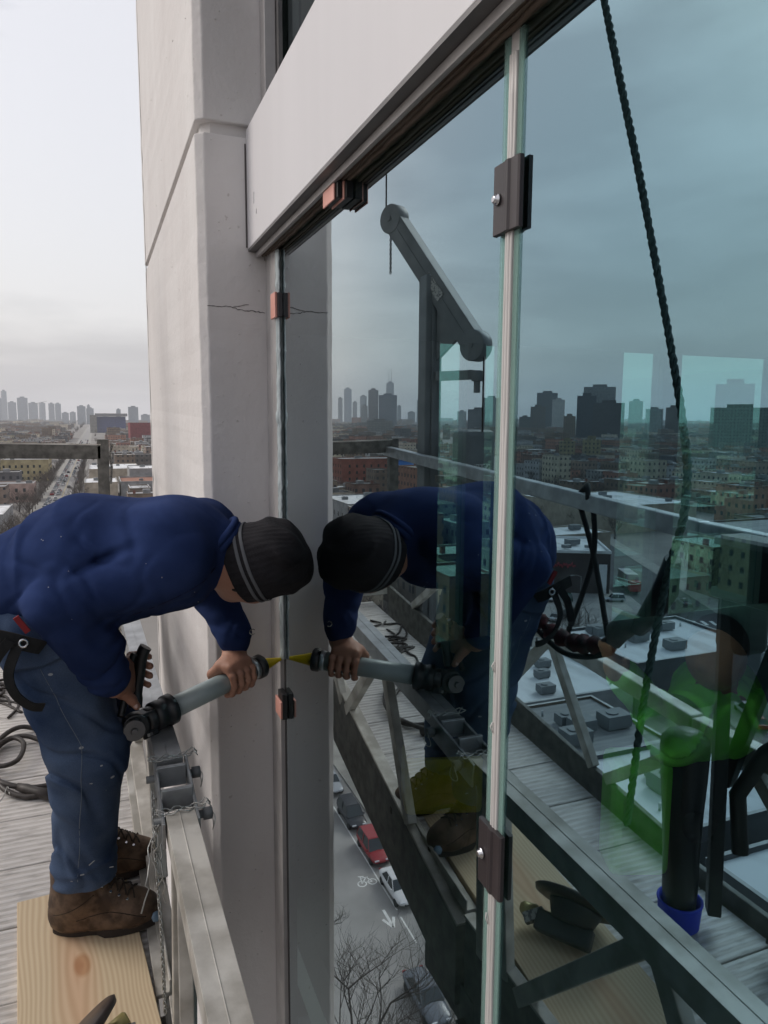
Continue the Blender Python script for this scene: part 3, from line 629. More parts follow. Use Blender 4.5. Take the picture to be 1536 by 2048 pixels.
# inner toe boards (channel below and beside the deck)
def tz(y): return -1.325+.215*(y-1.87)
def bz(y): return -1.573+.19*(y-1.86)
g=MB(); ys=[1.62,4.19]
b=len(g.v)
for y in ys:
    for (dx,z) in ((-.010,bz(y)),(.022,bz(y)),(.022,tz(y)),(-.010,tz(y))): g.v.append((xi(y)-.01+dx,y,z))
for q in [(0,1,2,3),(7,6,5,4),(0,4,5,1),(1,5,6,2),(2,6,7,3),(3,7,4,0)]: g.face(q)
S.add('toe_board',g,[M['grimy']],bevel=.003)
g=MB(); g.beam((xi(1.62)-.012,1.62,tz(1.62)+.003),(xi(4.19)-.012,4.19,tz(4.19)+.003),.045,.010); S.add('toe_board_flange',g,[M['alu']],bevel=.002)
g=MB(); g.box(xi(1)-.036,xi(1)-.012,-1.3,1.60,-1.66,-1.338); g.box(xi(1)-.011,xi(1)+.012,-1.3,1.60,-1.66,-1.64); S.add('toe_board',g,[M['grimy']],bevel=.003)
g=MB(); g.box(xi(1)-.040,xi(1)-.008,-1.3,1.60,-1.3375,-1.330); S.add('toe_board_flange',g,[M['alu']],bevel=.002)
# thick foot at the joint hanging down (seen mirrored in the pane)
g=MB(); g.box(.085,.135,1.54,1.62,-1.70,-1.55); g.box(.09,.13,1.62,1.86,-1.68,-1.60); S.add('joint_foot',g,[M['grimy']],bevel=.004)
# long angle lying on the inner deck edge
g=MB(); g.beam((.094,1.63,-1.352),(.062,2.95,-1.255),.032,.012); g.beam((.112,1.63,-1.335),(.080,2.95,-1.24),.006,.04); S.add('edge_angle',g,[M['alu']],bevel=.002)
# deck planks, one extrusion each
y=-1.25; i=0; gp=[]
while y<4.15:
    y2=y+.246
    if True:
        g=MB(); xa=-.60; xb=.085 if y<1.6 else xi(y)-.045; b=0; ya_,yb_=y,y+.2455
        g.v=[(xa,ya_,zd(y+.01)-.04),(xb,ya_,zd(y+.01)-.04),(xb,yb_,zd(y2-.01)-.04),(xa,yb_,zd(y2-.01)-.04),(xa,ya_,zd(y+.001)),(xb,ya_,zd(y+.001)),(xb,yb_,zd(y2)),(xa,yb_,zd(y2))]
        for q in [(0,3,2,1),(4,5,6,7),(0,1,5,4),(1,2,6,5),(2,3,7,6),(3,0,4,7)]: g.face(q)
        S.add('deck_plank',g,[M['deck']],bevel=.003)
    y=y2+.004; i+=1
for yy in (-.9,.1,1.2,1.9,2.9,3.9): S.add('cross_bearer',MB().beam((-.62,yy,zd(yy)-.09),(.07,yy,zd(yy)-.09),.05,.08),[M['grimy']])
# outer side: toe board, mid rail, top rail, diagonals
g=MB(); g.beam((xo(-1.3),-1.3,-1.42),(xo(1.6),1.6,-1.42),.02,.18); S.add('toe_board',g,[M['grimy']],bevel=.003)
g=MB(); g.beam((xo(1.6),1.605,-1.40),(xo(4.2),4.2,-1.15),.02,.19); S.add('toe_board',g,[M['grimy']],bevel=.003)
g=MB(); g.beam((-.63,-1.3,-.895),(-.63,1.58,-.905),.05,.055); S.add('mid_rail',g,[M['alu']],bevel=.005)
g=MB(); g.beam((-.63,1.585,-.90),(xo(4.2),4.2,-.74),.05,.055); S.add('mid_rail',g,[M['alu']],bevel=.005)
g=MB(); g.beam((-.63,-1.3,zo(-.2)),(-.63,1.6,zo(1.6)),.045,.06); S.add('top_rail',g,[M['galv']],bevel=.005,label='outer guard rail')
g=MB(); g.beam((-.63,1.6,zo(1.6)),(xo(4.28),4.28,zo(4.28)),.045,.06); S.add('top_rail',g,[M['galv']],bevel=.005,label='outer guard rail')
for (ya,yb) in ((2.38,2.72),(2.36,2.06),(3.3,2.76),(3.35,3.8),(1.5,1.98),(1.4,1.0),(.5,.96)): member((xo(ya),ya,-.92+.06*max(0,ya-1.6)),(xo(yb),yb,-1.31+.1*max(0,yb-1.6)),.03,.04)
for yy in (-.6,1.0,2.95): member((xo(yy),yy,zo(yy)-.03),(xo(yy),yy,-.9),.035,.035,'galv','post')
# end frame
zt=-.158
g=MB(); g.beam((-.72,4.25,zt-.012),(.028,4.25,zt-.030),.05,.075); S.add('end_rail',g,[M['grimy']],bevel=.004)
g=MB(); g.beam((-.72,4.225,zt+.030),(.028,4.225,zt+.012),.006,.006); S.add('end_rail_lip',g,[M['alu']])
member((.038,4.25,-.118),(.028,4.25,-1.1),.05,.06,'grimy','end_post'); member((-.735,4.25,-.12),(-.735,4.25,-1.1),.05,.06,'grimy','end_post')
g=MB(); g.box(-.70,.02,4.245,4.255,-1.12,-.96); S.add('end_toe_board',g,[M['alu']])
S.add('safety_chain',chain([(.085,4.22,-.15),(.07,4.20,-.20),(.078,4.21,-.27),(.07,4.2,-.36)],.02,.003),[M['grimy']])
# expanded mesh infill at the outer far corner
g=MB()
for i in range(26):
    a=i*.03; 
    g.beam((-.70+a,4.24,-.95),(-.70+a+.08,4.24,-.82),.004,.003); g.beam((-.70+a+.08,4.242,-.95),(-.70+a,4.242,-.82),.004,.003)
S.add('mesh_infill',g,[M['post_grey']])

# ---- hoist post with davit arm
H=Th('hoist_mast','grey steel hoist mast with slanting arm and two pulleys, mirrored beside the pillar','hoist',(-.70,3.6,-1.2))
A0=Vector((-.640,4.02,1.135)); A1=Vector((-.870,3.44,.385)); d=(A1-A0).normalized(); hx=Vector((d.x,d.y,0)).normalized(); ax_=Vector((hx.y,-hx.x,0)); ax_=ax_ if ax_.y<0 else -ax_
am=A0+(A1-A0)*.47; g=MB(); g.beam((am.x,am.y,-1.25),(am.x,am.y,am.z),.10,.10,up=(0,1,0)); g.beam((am.x,am.y-.055,-1.2),(am.x,am.y-.055,am.z-.1),.03,.012,up=(0,1,0)); H.add('mast',g,[M['post_grey']],bevel=.006)
g=MB(); g.beam(A0,A1,.125,.07,up=ax_); g.beam(A0+ax_*.037,A1+ax_*.037,.008,.004,up=ax_); H.add('arm',g,[M['post_grey']],bevel=.006)
for c,nm in ((A0,'pulley'),(A1,'pulley')):
    g=MB(); g.lathe([(-.040,.078),(-.034,.082),(.034,.082),(.040,.078)],c,ax_,28); g.lathe([(-.05,.014),(.05,.014)],c,ax_,12); H.add(nm,g,[M['post_grey']])
am=A0+(A1-A0)*.52; g=MB(); b=0; q0=Vector((-.70,3.60,.62)); p0=am-ax_*0; 
for o_ in (-.012,.012):
    for p in (am+d*.02,am+d*.36,Vector((am.x,am.y,am.z-.44))): g.v.append(tuple(p+ax_*o_))
g.face((0,1,2));g.face((5,4,3));g.face((0,2,5,3));g.face((2,1,4,5));g.face((1,0,3,4)); H.add('gusset',g,[M['post_grey']])
c=A0+(A1-A0)*.56; g=MB(); g.beam(c-d*.085+ax_*.040,c+d*.085+ax_*.040,.055,.002,up=ax_); lb=H.add('name_plate',g,[M['label']])
g=MB(); g.beam((am.x,am.y-.05,.235),(-.865,3.44,.235),.04,.05,up=(0,0,1)); g.lathe([(0,.03),(.055,.03)],(-.87,3.42,.20),(0,0,1),14); g.lathe([(0,.018),(.09,.018)],(-.87,3.42,.14),(0,0,1),12); H.add('guide_bracket',g,[M['post_grey']],bevel=.003)
g=MB(); g.tube([tuple(A0-hx*.07),tuple(A0-hx*.07+Vector((0,0,6)))],.005,6); g.tube([tuple(A1+hx*.055),tuple(A1+hx*.055+Vector((0,0,-.45)))],.005,6); H.add('hoist_cable',g,[M['cable']])
H.add('chain_tail',chain([tuple(A0-hx*.03-Vector((0,0,.05))),tuple(A0-hx*.03-Vector((0,0,.16))),tuple(A0-hx*.03-Vector((0,0,.30)))],.02,.003),[M['post_grey']])
W2=Th('hoist_motor','boxy grey hoist motor with rounded top hanging outside the platform rail','hoist motor',(-.95,3.55,-.2))
g=MB(); g.box(-.985,-.795,3.40,3.57,-.30,-.055); W2.add('motor_housing',g,[M['post_grey']],bevel=.03)
g=MB(); g.box(-.94,-.85,3.385,3.3995,-.285,-.235); W2.add('control_plate',g,[M['label']],bevel=.003)
g=MB(); g.box(-1.01,-.72,3.38,3.60,-.345,-.305); W2.add('motor_shelf',g,[M['grimy']],bevel=.003)
# ---- near hoist: dark stirrup frame mirrored at the right edge
K=Th('hoist_stirrup','black hoist in a slanted steel stirrup, mirrored at the right edge','hoist',(-.6,1.3,-1.35))
g=MB(); g.box(-.66,-.50,1.02,1.46,-.47,-.30); g.box(-.64,-.54,1.36,1.46,-.62,-.46); K.add('hoist_body',g,[M['black']],bevel=.02)
g=MB(); g.beam((-.56,1.44,-.4),(-.50,1.36,-1.33),.035,.05); K.add('stirrup_leg',g,[M['black']],bevel=.004)
g=MB(); g.beam((-.60,1.25,-.4),(-.58,1.42,-1.0),.03,.04); K.add('stirrup_leg',g,[M['black']],bevel=.004)
g=MB(); g.beam((-.62,1.05,-.4),(-.56,1.20,-1.33),.05,.06); K.add('stirrup_leg',g,[M['black']],bevel=.004)
g=MB(); g.tube([(-.60,1.2,-.75),(-.58,1.3,-.86),(-.56,1.36,-1.0),(-.55,1.33,-1.15)],.022,10); K.add('power_lead',g,[M['cable']])
# ================================================================ loose things on the stage
P_=thing('pine_plank','new pine board lying on the ribbed deck under the brown boot','plank',(-.015,1.02,-1.352),R_(5.1))
g=MB(); g.box(-.143,.143,-1.08,1.09,-.02,.02); o=g.build('board',M['wood'],P_,.002)
def tubething(name,lab,cat,pts,r,m,n=8,group=None,closed=False):
    g=MB(); g.tube(pts,r,n,closed=closed); o=g.build(name,M[m]); return tag(o,lab,cat,group)
def smooth_pts(P,k=8):
    P=[Vector(p) for p in P]; out=[]
    for i in range(len(P)-1):
        p0=P[max(i-1,0)];p1=P[i];p2=P[i+1];p3=P[min(i+2,len(P)-1)]
        for j in range(k):
            t=j/k; out.append(.5*((2*p1)+(-p0+p2)*t+(2*p0-5*p1+4*p2-p3)*t*t+(-p0+3*p1-3*p2+p3)*t**3))
    out.append(P[-1]); return out
CB=Th('power_cable','dirty black power cable coiled on the deck with orange tape','cable',(-.3,2.85,-1.27))
zc=lambda y: zd(y)+.012
loop=[(-.46,2.70),(-.40,3.00),(-.33,3.09),(-.25,3.07),(-.17,2.95),(-.12,2.80),(-.15,2.68),(-.25,2.64),(-.36,2.70),(-.42,2.85),(-.38,2.99),(-.30,3.01),(-.20,2.92),(-.13,2.76),(-.18,2.61),(-.26,2.60),(-.34,2.66),(-.385,2.78)]
CB.add('cable',MB().tube(smooth_pts([(x,y,zc(y)+.008*(i%3)) for i,(x,y) in enumerate(loop)]),.0095,8),[M['cable']])
CB.add('cable',MB().tube(smooth_pts([(-.42,2.92,zc(2.9)+.02),(-.35,2.99,zc(3)+.025),(-.30,2.93,zc(2.9)+.03),(-.31,2.82,zc(2.8)+.025),(-.37,2.80,zc(2.8)+.02),(-.44,2.88,zc(2.9)+.02)]),.009,8),[M['cable']])
CB.add('plug_cuff',MB().tube([(-.30,2.66,zc(2.66)+.01),(-.27,2.635,zc(2.63)+.01),(-.235,2.605,zc(2.6)+.01),(-.19,2.57,zc(2.58)+.01)],[.012,.018,.016,.021],10),[M['cable']])
CB.add('tape',MB().tube([(-.425,2.90,zc(2.9)+.022),(-.40,2.945,zc(2.9)+.024)],.0125,10),[M['orange']])
CB.add('tie_wire',MB().tube(smooth_pts([(-.385,2.50,zc(2.5)),(-.34,2.60,zc(2.6)+.01),(-.33,2.66,zc(2.6)+.02),(-.32,2.62,zc(2.6)+.01)]),.002,5),[M['wire']])
g=MB(); rr=random.Random(9)
for k in range(6):
    P=[(-.15-.4*rr.random(),3.2+.2*rr.random(),zd(3.2)+.01)]
    for i in range(9): q=P[-1]; P.append((max(-.6,min(.03,q[0]+rr.uniform(-.12,.12))),min(4.1,q[1]+rr.uniform(-.02,.14)),zd(q[1])+.012))
    g.tube(smooth_pts(P,5),.006,6)
tag(g.build('loose_cable',M['cable']),'tangled thin cables strewn over the far end of the deck, mirrored in the pane','cable')
# crumpled tarp seen mirrored at the far end
# ---- suction lifter at the bottom edge
n=Vector((-.60,.40,.69)).normalized(); e1=Vector((.62,.78,0)); e1=(e1-n*e1.dot(n)).normalized(); c=Vector((-.098,1.425,-1.238))
U=Th('suction_lifter','dark round suction lifter with a pale brass knob lying tilted on the pine board','suction cup',(c.x,c.y,-1.33))
U.add('rubber_disc',MB().lathe([(-.014,.088),(-.008,.108),(.002,.112),(.006,.106),(.007,.03),(.0075,.002)],c,n,40),[M['cup']])
g=MB(); q=c-n*.03; g.lathe([(-.03,.05),(.0,.062),(.018,.07)],q,n,24); e2=n.cross(e1); g.beam(q-n*.045-e1*.06,q-n*.045+e1*.085,.045,.05,up=n); U.add('pump_body',g,[M['black']],bevel=.006)
g=MB(); g.beam(q-n*.05+e1*.085,q-n*.03+e1*.10,.03,.055,up=n); U.add('label_plate',g,[M['label']])
kc=Vector((.0,1.505,-1.285)); g=MB(); g.lathe([(0,.013),(.004,.017),(.04,.017),(.046,.012)],kc-Vector((.8,.25,.3)).normalized()*.03,Vector((.8,.25,.3)),18); U.add('knob',g,[M['brass']])
BK=Th('bucket','black wrapped tube bundle standing in a bright blue bucket on the platform, mirrored','bucket',(-.42,1.40,-1.37))
BK.add('blue_bucket',MB().lathe([(0,.050),(.003,.053),(.068,.058),(.070,.060),(.075,.060),(.076,.055),(.05,.052)],(-.42,1.40,-1.368),(0,0,1),28,caps=False).lathe([(0,.05),(.004,.05)],(-.42,1.40,-1.367),(0,0,1),28),[M['blue_cover']])
BK.add('black_wrap',MB().lathe([(0,.038),(.10,.046),(.2,.047),(.33,.052),(.42,.058),(.50,.062),(.53,.060),(.545,.048),(.555,.028),(.558,.004)],(-.42,1.40,-1.355),(.06,-.03,1),26),[mat('black_wrapping',(.012,.013,.015),rough=.35,bump=.5,bscale=22,stretch=(1,1,.3),bdist=.01)])
# ---- lifeline, grab and lanyard (mirrored)
TP=[(-.25,1.655,7.0),(-.25,1.655,1.06),(-.25,1.478,.527),(-.25,1.317,.013),(-.25,1.290,-.19),(-.25,1.338,-.389),(-.25,1.39,-.70),(-.25,1.42,-.98),(-.25,1.43,-1.06)]
pts=smooth_pts([(-.25,1.478+.345*(z-.527),z) for z in (6.5,4.5,3.0,2.0,1.5,1.04,.8)]+TP[2:],36); g=MB()
for ph in range(3):
    P=[]; s=0
    for i,p in enumerate(pts):
        if i: s+=(p-pts[i-1]).length
        a=s*2*math.pi/.075+ph*2.094; P.append((p.x+.006*math.cos(a),p.y+.006*math.sin(a),p.z))
    # resample finely so the lay of the rope shows
    Q=[]
    for a_,b_ in zip(P[:-1],P[1:]): Q.append(a_)
    g.tube(Q,.0047,6)
tag(g.build('lifeline_rope',M['rope']),'dark twisted lifeline rope hanging down past the wide pane','rope')
RG=Th('rope_grab','dark rope grab clamped on the lifeline with a thick swivel handle, mirrored','rope grab',(-.28,1.36,-.42))
RG.add('grab_body',MB().tube([(-.27,1.34,-.33),(-.29,1.38,-.42),(-.30,1.44,-.50),(-.31,1.49,-.55)],[.02,.032,.03,.022],10),[M['black']])
RG.add('hook',MB().tube([(-.31,1.48,-.53),(-.31,1.53,-.545),(-.31,1.57,-.58),(-.31,1.585,-.62)],[.02,.036,.034,.02],10),[M['grimy']])
LA=Th('shock_lanyard','black and dark red bunched shock absorbing lanyard looping from the harness to the rope grab','lanyard',(-.3,1.8,-.7))
P=smooth_pts([(-.31,1.60,-.63),(-.31,1.70,-.655),(-.32,1.80,-.675),(-.31,1.90,-.665),(-.29,1.97,-.61),(-.26,2.0,-.55),(-.22,1.95,-.5)],10); rs=[.021+.008*math.sin(i*1.15)+.004*math.sin(i*2.7) for i in range(len(P))]
LA.add('webbing',MB().tube(P,rs,9),[M['darkred']])
P=smooth_pts([(-.31,1.60,-.65),(-.32,1.72,-.70),(-.33,1.85,-.725),(-.31,1.96,-.68),(-.29,2.03,-.60),(-.25,2.03,-.52)],10); LA.add('cord',MB().tube(P,.009,8),[M['webbing']])
g=MB()
for P in ([(-.64,2.218,-.28),(-.645,2.11,-.50),(-.64,2.0,-.80)],[(-.64,2.13,-.28),(-.645,2.12,-.5),(-.64,2.25,-.82)]): g.tube(smooth_pts(P,6),.010,6)
g.tube(smooth_pts([(-.64,2.218,-.28),(-.66,2.19,-.24),(-.64,2.16,-.24),(-.62,2.13,-.28)],6),.010,6)
tag(g.build('crossed_strap',M['webbing']),'thin black straps crossed over the outer guard rail, mirrored','strap')
# ================================================================ the worker
def noise3(x,y,z,s=1.0,seed=0):
    a=seed*1.7
    return (np.sin(x*s+a+1.3*np.sin(y*s*.7+a))+np.sin(y*s*1.1+2.1*a+1.1*np.sin(z*s*.8))+np.sin(z*s*.9+.7*a+1.2*np.sin(x*s*.9+1)))/3
def gau(x,y,z,c,r):
    return np.exp(-(((x-c[0])**2+(y-c[1])**2+(z-c[2])**2)/(r*r)))
def fold(x,y,z,dirv,freq,ph,c,r,amp,warp=1.5):
    t=x*dirv[0]+y*dirv[1]+z*dirv[2]; w=np.sin(x*11+ph)+np.sin(y*13+ph*2)+np.sin(z*12+ph*3)
    s=np.sin(t*freq+w*warp+ph); return -amp*(1-np.abs(s))**1.5*gau(x,y,z,c,r)*1.4
def crease(x,y,z,sc,seed,wd,amp,warp=.9):
    # irregular creases: thin valleys along the zero lines of a warped noise
    wx=x+.035*warp*np.sin(y*19+z*13+seed); wy=y+.035*warp*np.sin(z*17+x*11+seed*2); wz=z+.035*warp*np.sin(x*15+y*21+seed*3)
    n_=noise3(wx*sc[0],wy*sc[1],wz*sc[2],1.0,seed); return amp*(np.exp(-(n_/wd)**2)-.35*np.exp(-((n_-wd*1.8)/(wd*1.3))**2))
def surf_z(Fd,x,y):
    i=int(round((x-Fd.lo[0])/Fd.h)); j=int(round((y-Fd.lo[1])/Fd.h)); col=Fd.vol[i,j,:]; w_=np.where(col<0)[0]
    return None if len(w_)==0 else Fd.lo[2]+(w_[-1]+.5)*Fd.h
def surf_y(Fd,x,z,y0=None):
    i=int(round((x-Fd.lo[0])/Fd.h)); k=int(round((z-Fd.lo[2])/Fd.h)); col=Fd.vol[i,:,k]; w_=np.where(col<0)[0]
    if len(w_)==0: return None
    j=w_[0]
    if j==0: return Fd.lo[1]
    t=col[j-1]/(col[j-1]-col[j]); return Fd.lo[1]+(j-1+t)*Fd.h
WK=thing('person','worker in navy sweatshirt, jeans and striped black beanie bent over a caulking gun','person',(-.05,1.98,-1.334))
Hc=np.array([.362,1.757,-.352]); cr=np.array([.90,-.34,.27]); cr/=np.linalg.norm(cr); fv=np.array([.30,.42,-.86]); fv-=cr*(fv@cr); fv/=np.linalg.norm(fv); lv=np.cross(cr,fv)
if lv[1]>0: lv=-lv   # towards the lens
TQ0=np.array([.147,1.890,-.757]); TQ1=np.array([.420,2.040,-.722]); td=(TQ1-TQ0)/np.linalg.norm(TQ1-TQ0)
# -- body: head, neck, trunk, arms, hands, legs in one surface
f=Field((-.36,1.48,-1.34),(.52,2.26,-.14),.0042)
f.ell(Hc,(cr,fv,lv),(.112,.096,.076),0); f.ell(Hc-cr*.045+fv*.022,(cr,fv,lv),(.070,.074,.060),.03)
f.ell(Hc-cr*.098+fv*.062,(cr,fv,lv),(.020,.024,.026),.03)           # chin
f.cap(Hc-cr*.018+fv*.088,Hc-cr*.052+fv*.108,.009,.014,.014)         # nose
f.ell(Hc-cr*.052+fv*.100,(cr,fv,lv),(.008,.012,.017),.01)
f.cap(Hc-cr*.076+fv*.086-lv*.018,Hc-cr*.076+fv*.086+lv*.018,.007,.007,.008)   # mouth
f.cap(Hc-cr*.088+fv*.080-lv*.014,Hc-cr*.088+fv*.080+lv*.014,.006,.006,.008)
for s in (-1,1):
    f.ell(Hc-cr*.012+fv*.078+lv*s*.031,(cr,fv,lv),(.010,.010,.014),.008)   # eye area
    f.cap(Hc+cr*.008+fv*.088+lv*s*.015,Hc+cr*.006+fv*.080+lv*s*.045,.007,.006,.012) # brow
    f.ell(Hc-cr*.030+fv*.060+lv*s*.046,(cr,fv,lv),(.020,.022,.016),.02)    # cheekbone
    f.ell(Hc-cr*.022-fv*.008+lv*s*.078,(cr,fv,lv),(.030,.018,.007),.006)   # ear
    f.ell(Hc-cr*.048-fv*.002+lv*s*.075,(cr,fv,lv),(.010,.009,.006),.004)
NB=np.array([.235,1.80,-.315])
f.cap(NB,Hc-cr*.06-fv*.02,.062,.055,.03)
f.cap((-.12,1.85,-.42),(.17,1.81,-.32),.095,.105,.05,sq=(1,1.35,1))
Rs=np.array([.160,1.665,-.318]);Re=np.array([-.090,1.705,-.402]);Rw=np.array([.018,1.778,-.632])
Ls=np.array([.275,1.975,-.335]);Le=np.array([.300,2.115,-.500]);Lw=np.array([.348,2.030,-.662])
for a,b,ra,rb in ((NB,Rs,.06,.05),(NB,Ls,.06,.05),(Rs,Re,.05,.042),(Re,Rw,.042,.026),(Ls,Le,.05,.040),(Le,Lw,.040,.027)): f.cap(a,b,ra,rb,.03)
Rh=np.array([-.128,1.835,-.475]);Rk=np.array([-.052,1.845,-.815]);Ra=np.array([-.075,1.912,-1.19])
Lh=np.array([-.105,1.965,-.475]);Lk=np.array([-.012,2.01,-.81]);La=np.array([-.068,2.122,-1.19])
for a,b,ra,rb in ((Rh,Rk,.085,.058),(Rk,Ra,.056,.038),(Lh,Lk,.085,.058),(Lk,La,.056,.038)): f.cap(a,b,ra,rb,.03)
for a in (Ra,La): f.cap(a,a+np.array([.08,-.01,-.10]),.030,.022,.02)
# right hand round the trigger grip
f.rbox((.044,1.828,-.640),((.55,.80,.0),(-.80,.55,0),(0.02,0,1)),(.030,.013,.042),.010,.012)
f.cap(Rw,(.042,1.822,-.640),.025,.022,.02,)
for z,r,dx in ((-.600,.0088,0),(-.625,.0092,.002),(-.650,.009,.001),(-.674,.0078,-.003)):
    P=[(.052,1.848,z),(.060,1.884,z+.003),(.086+dx,1.895,z+.002),(.104+dx,1.878,z-.004)]
    for a,b in zip(P[:-1],P[1:]): f.cap(a,b,r+.0008,r,.004)
P=[(.026,1.796,-.632),(.040,1.806,-.662),(.056,1.812,-.686),(.068,1.815,-.706)]
for (a,b),(ra,rb) in zip(zip(P[:-1],P[1:]),((.019,.015),(.0135,.0115),(.0115,.0095))): f.cap(a,b,ra,rb,.008)
# left hand over the barrel
Q=TQ0+td*.222; nn=np.array([td[1],-td[0],0]); nn/=np.linalg.norm(nn); uu=np.cross(nn,td); uu=uu if uu[2]>0 else -uu
f.rbox(Q+uu*.046+nn*.004,(td,nn,uu),(.043,.034,.014),.012,.012)
f.cap(Lw,Q+uu*.048-nn*.004,.026,.030,.03)
for s,r,k in ((-.036,.0098,1.0),(-.012,.0102,1.06),(.012,.0098,1.0),(.034,.0086,.88)):
    P=[]
    for th,R in ((78,.050),(36,.046),(-6,.0395),(-48,.0375),(-84*k,.0365)):
        t=R_(th); P.append(Q+td*(s+.004*math.cos(t))+R*(nn*math.cos(t)+uu*math.sin(t)))
    for i,(a,b) in enumerate(zip(P[:-1],P[1:])): f.cap(a,b,r*(1.10-.06*i),r*(1.04-.06*i),.004)
    f.ell(P[1],(td,nn,uu),(r*1.12,r*1.1,r*1.1),.004)
P=[Q-td*.036+uu*.044-nn*.012,Q-td*.050+uu*.024-nn*.034,Q-td*.046-uu*.004-nn*.040,Q-td*.036-uu*.022-nn*.032]
for (a,b),(ra,rb) in zip(zip(P[:-1],P[1:]),((.018,.014),(.013,.0115),(.0115,.010))): f.cap(a,b,ra,rb,.008)
f.disp(lambda x,y,z: .0006*noise3(x,y,z,150,1)+.0005*np.sin(x*420+4*np.sin(y*150))*gau(x,y,z,Q+uu*.05,.06))
body=f.mesh('body',M['skin'],WK,1); fb=f
# thumb nail
g=MB(); g.lathe([(-.001,.0058),(.0012,.0054),(.0018,.002)],(.0655,1.8035,-.7015),(-.15,-.9,.3),10); o=g.build('thumb_nail',mat('nail',(.62,.42,.36),rough=.3)); reparent(o,WK)
# -- sweatshirt
f=Field((-.36,1.46,-.72),(.50,2.26,-.14),.0048)
f.cap((-.135,1.850,-.365),(-.03,1.835,-.332),.112,.138,.04,sq=(1,1.25,1))
f.cap((-.03,1.83,-.330),(.155,1.815,-.322),.142,.128,.05,sq=(1,1.30,1))
f.cap((.03,1.80,-.395),(.17,1.80,-.375),.085,.075,.06,sq=(1,1.3,1))       # sagging front
f.cap((.13,1.70,-.300),(.25,1.93,-.305),.105,.098,.05)
f.cap((.215,1.80,-.308),(.262,1.785,-.322),.092,.078,.03)
f.cap(Rs,Re,.080,.072,.018); f.cap(Rs-np.array([.04,-.03,-.01]),Re+np.array([.10,.03,.01]),.072,.062,.03)
f.cap(Re,Rw-(Rw-Re)*.14,.072,.054,.012); f.cap(Re+np.array([.04,.0,-.05]),(Re+Rw)/2+np.array([.02,-.005,.0]),.060,.058,.02)
f.cap(Ls,Le,.078,.064,.04); f.cap(Le,Lw+np.array([0,0,.045]),.062,.050,.03)
f.cap(Lw+np.array([-.004,0,.060]),Lw+np.array([0,0,.022]),.046,.040,.006); 
wv=(Rw-Re)/np.linalg.norm(Rw-Re); f.cap(Rw-wv*.062,Rw-wv*.028,.046,.040,.006)
f.cap((-.165,1.855,-.40),(-.14,1.855,-.36),.098,.108,.03,sq=(1,1.25,1))
def shirt(x,y,z):
    d=.0012*noise3(x,y,z,21,2)+.0006*noise3(x,y,z,70,5)
    calm=gau(x,y,z,(.10,1.82,-.17),.20)
    d=d+crease(x,y,z,(25,17,38),1.3,.17,.0048)*(1-.75*calm)*(.35+.65*gau(x,y,z,(-.02,1.68,-.36),.13)+.5*gau(x,y,z,(.02,1.72,-.52),.10))
    d=d+crease(x,y,z,(40,20,24),4.1,.15,.0055)*(gau(x,y,z,(.02,1.68,-.30),.10)+gau(x,y,z,(.14,1.72,-.42),.11)+gau(x,y,z,(.32,2.06,-.55),.10)+.7*gau(x,y,z,(-.13,1.78,-.35),.12))
    d=d+crease(x,y,z,(16,15,52),7.7,.16,.0070)*(gau(x,y,z,(.34,2.04,-.60),.07)+gau(x,y,z,(-.01,1.75,-.56),.09)+gau(x,y,z,(-.06,1.70,-.44),.08))
    d=d+fold(x,y,z,(.55,-.2,.9),27,1.6,(.12,1.72,-.44),.10,.010)+fold(x,y,z,(.75,.1,.6),24,2.6,(-.12,1.78,-.28),.11,.010)
    d=d+.019*np.exp(-(((x-.0)*.45-(z+.305)*.9)**2/.00010))*gau(x,y,z,(.005,1.69,-.305),.065)   # deep armpit crease
    d=d+.012*np.exp(-(((x+.03)*.8+(z+.39)*.5)**2/.00012))*gau(x,y,z,(-.03,1.68,-.40),.06)
    return d
f.disp(shirt)
fs=f; shirt_o=f.mesh('sweatshirt',M['fabric_blue'],WK,2)
# collar and cuff ribs
g=MB(); 
cc=np.array([.272,1.783,-.325]); ca=(Hc-cr*.06-NB); ca/=np.linalg.norm(ca); u1=np.cross(ca,(0,1,0)); u1/=np.linalg.norm(u1); u2=np.cross(ca,u1)
ring=lambda c,rx,ry,n=36,wob=0: [tuple(c+u1*rx*math.cos(2*math.pi*i/n)+u2*ry*math.sin(2*math.pi*i/n)+ca*wob*math.sin(4*math.pi*i/n)) for i in range(n)]
g.tube(ring(cc,.078,.080,36,.006),.011,8,closed=True); g.tube(ring(cc-ca*.012,.086,.088,36,.006),.009,8,closed=True)
o=g.build('collar',M['fabric_blue']); reparent(o,WK)
def seam(fd,pts,r,name,m,off=.0008):
    P=[]
    for (x,z) in pts:
        y=surf_y(fd,x,z)
        if y is not None: P.append((x,y-off,z))
    if len(P)>2:
        g=MB(); g.tube(P,r,5); o=g.build(name,m); reparent(o,WK)
seam(fs,[(.245-.008*i,-.345-.0042*i-.0008*math.sin(i)) for i in range(26)],.0011,'shoulder_seam',mat('navy_thread',(.008,.012,.05),rough=1))
g=MB(); P=[(.392+.008*math.cos(a),1.992,-.601+.008*math.sin(a)) for a in [R_(40+28*i) for i in range(11)]]; g.tube(P,.0014,5); P=[(.388+.004*math.cos(a),1.991,-.601+.005*math.sin(a)) for a in [R_(60+28*i) for i in range(9)]]; g.tube(P,.0011,5); o=g.build('cuff_mark',M['label']); reparent(o,WK)
rr=random.Random(77); sp_=mat('lint_speck',(.45,.46,.5),rough=.9); g=MB(); n_=0
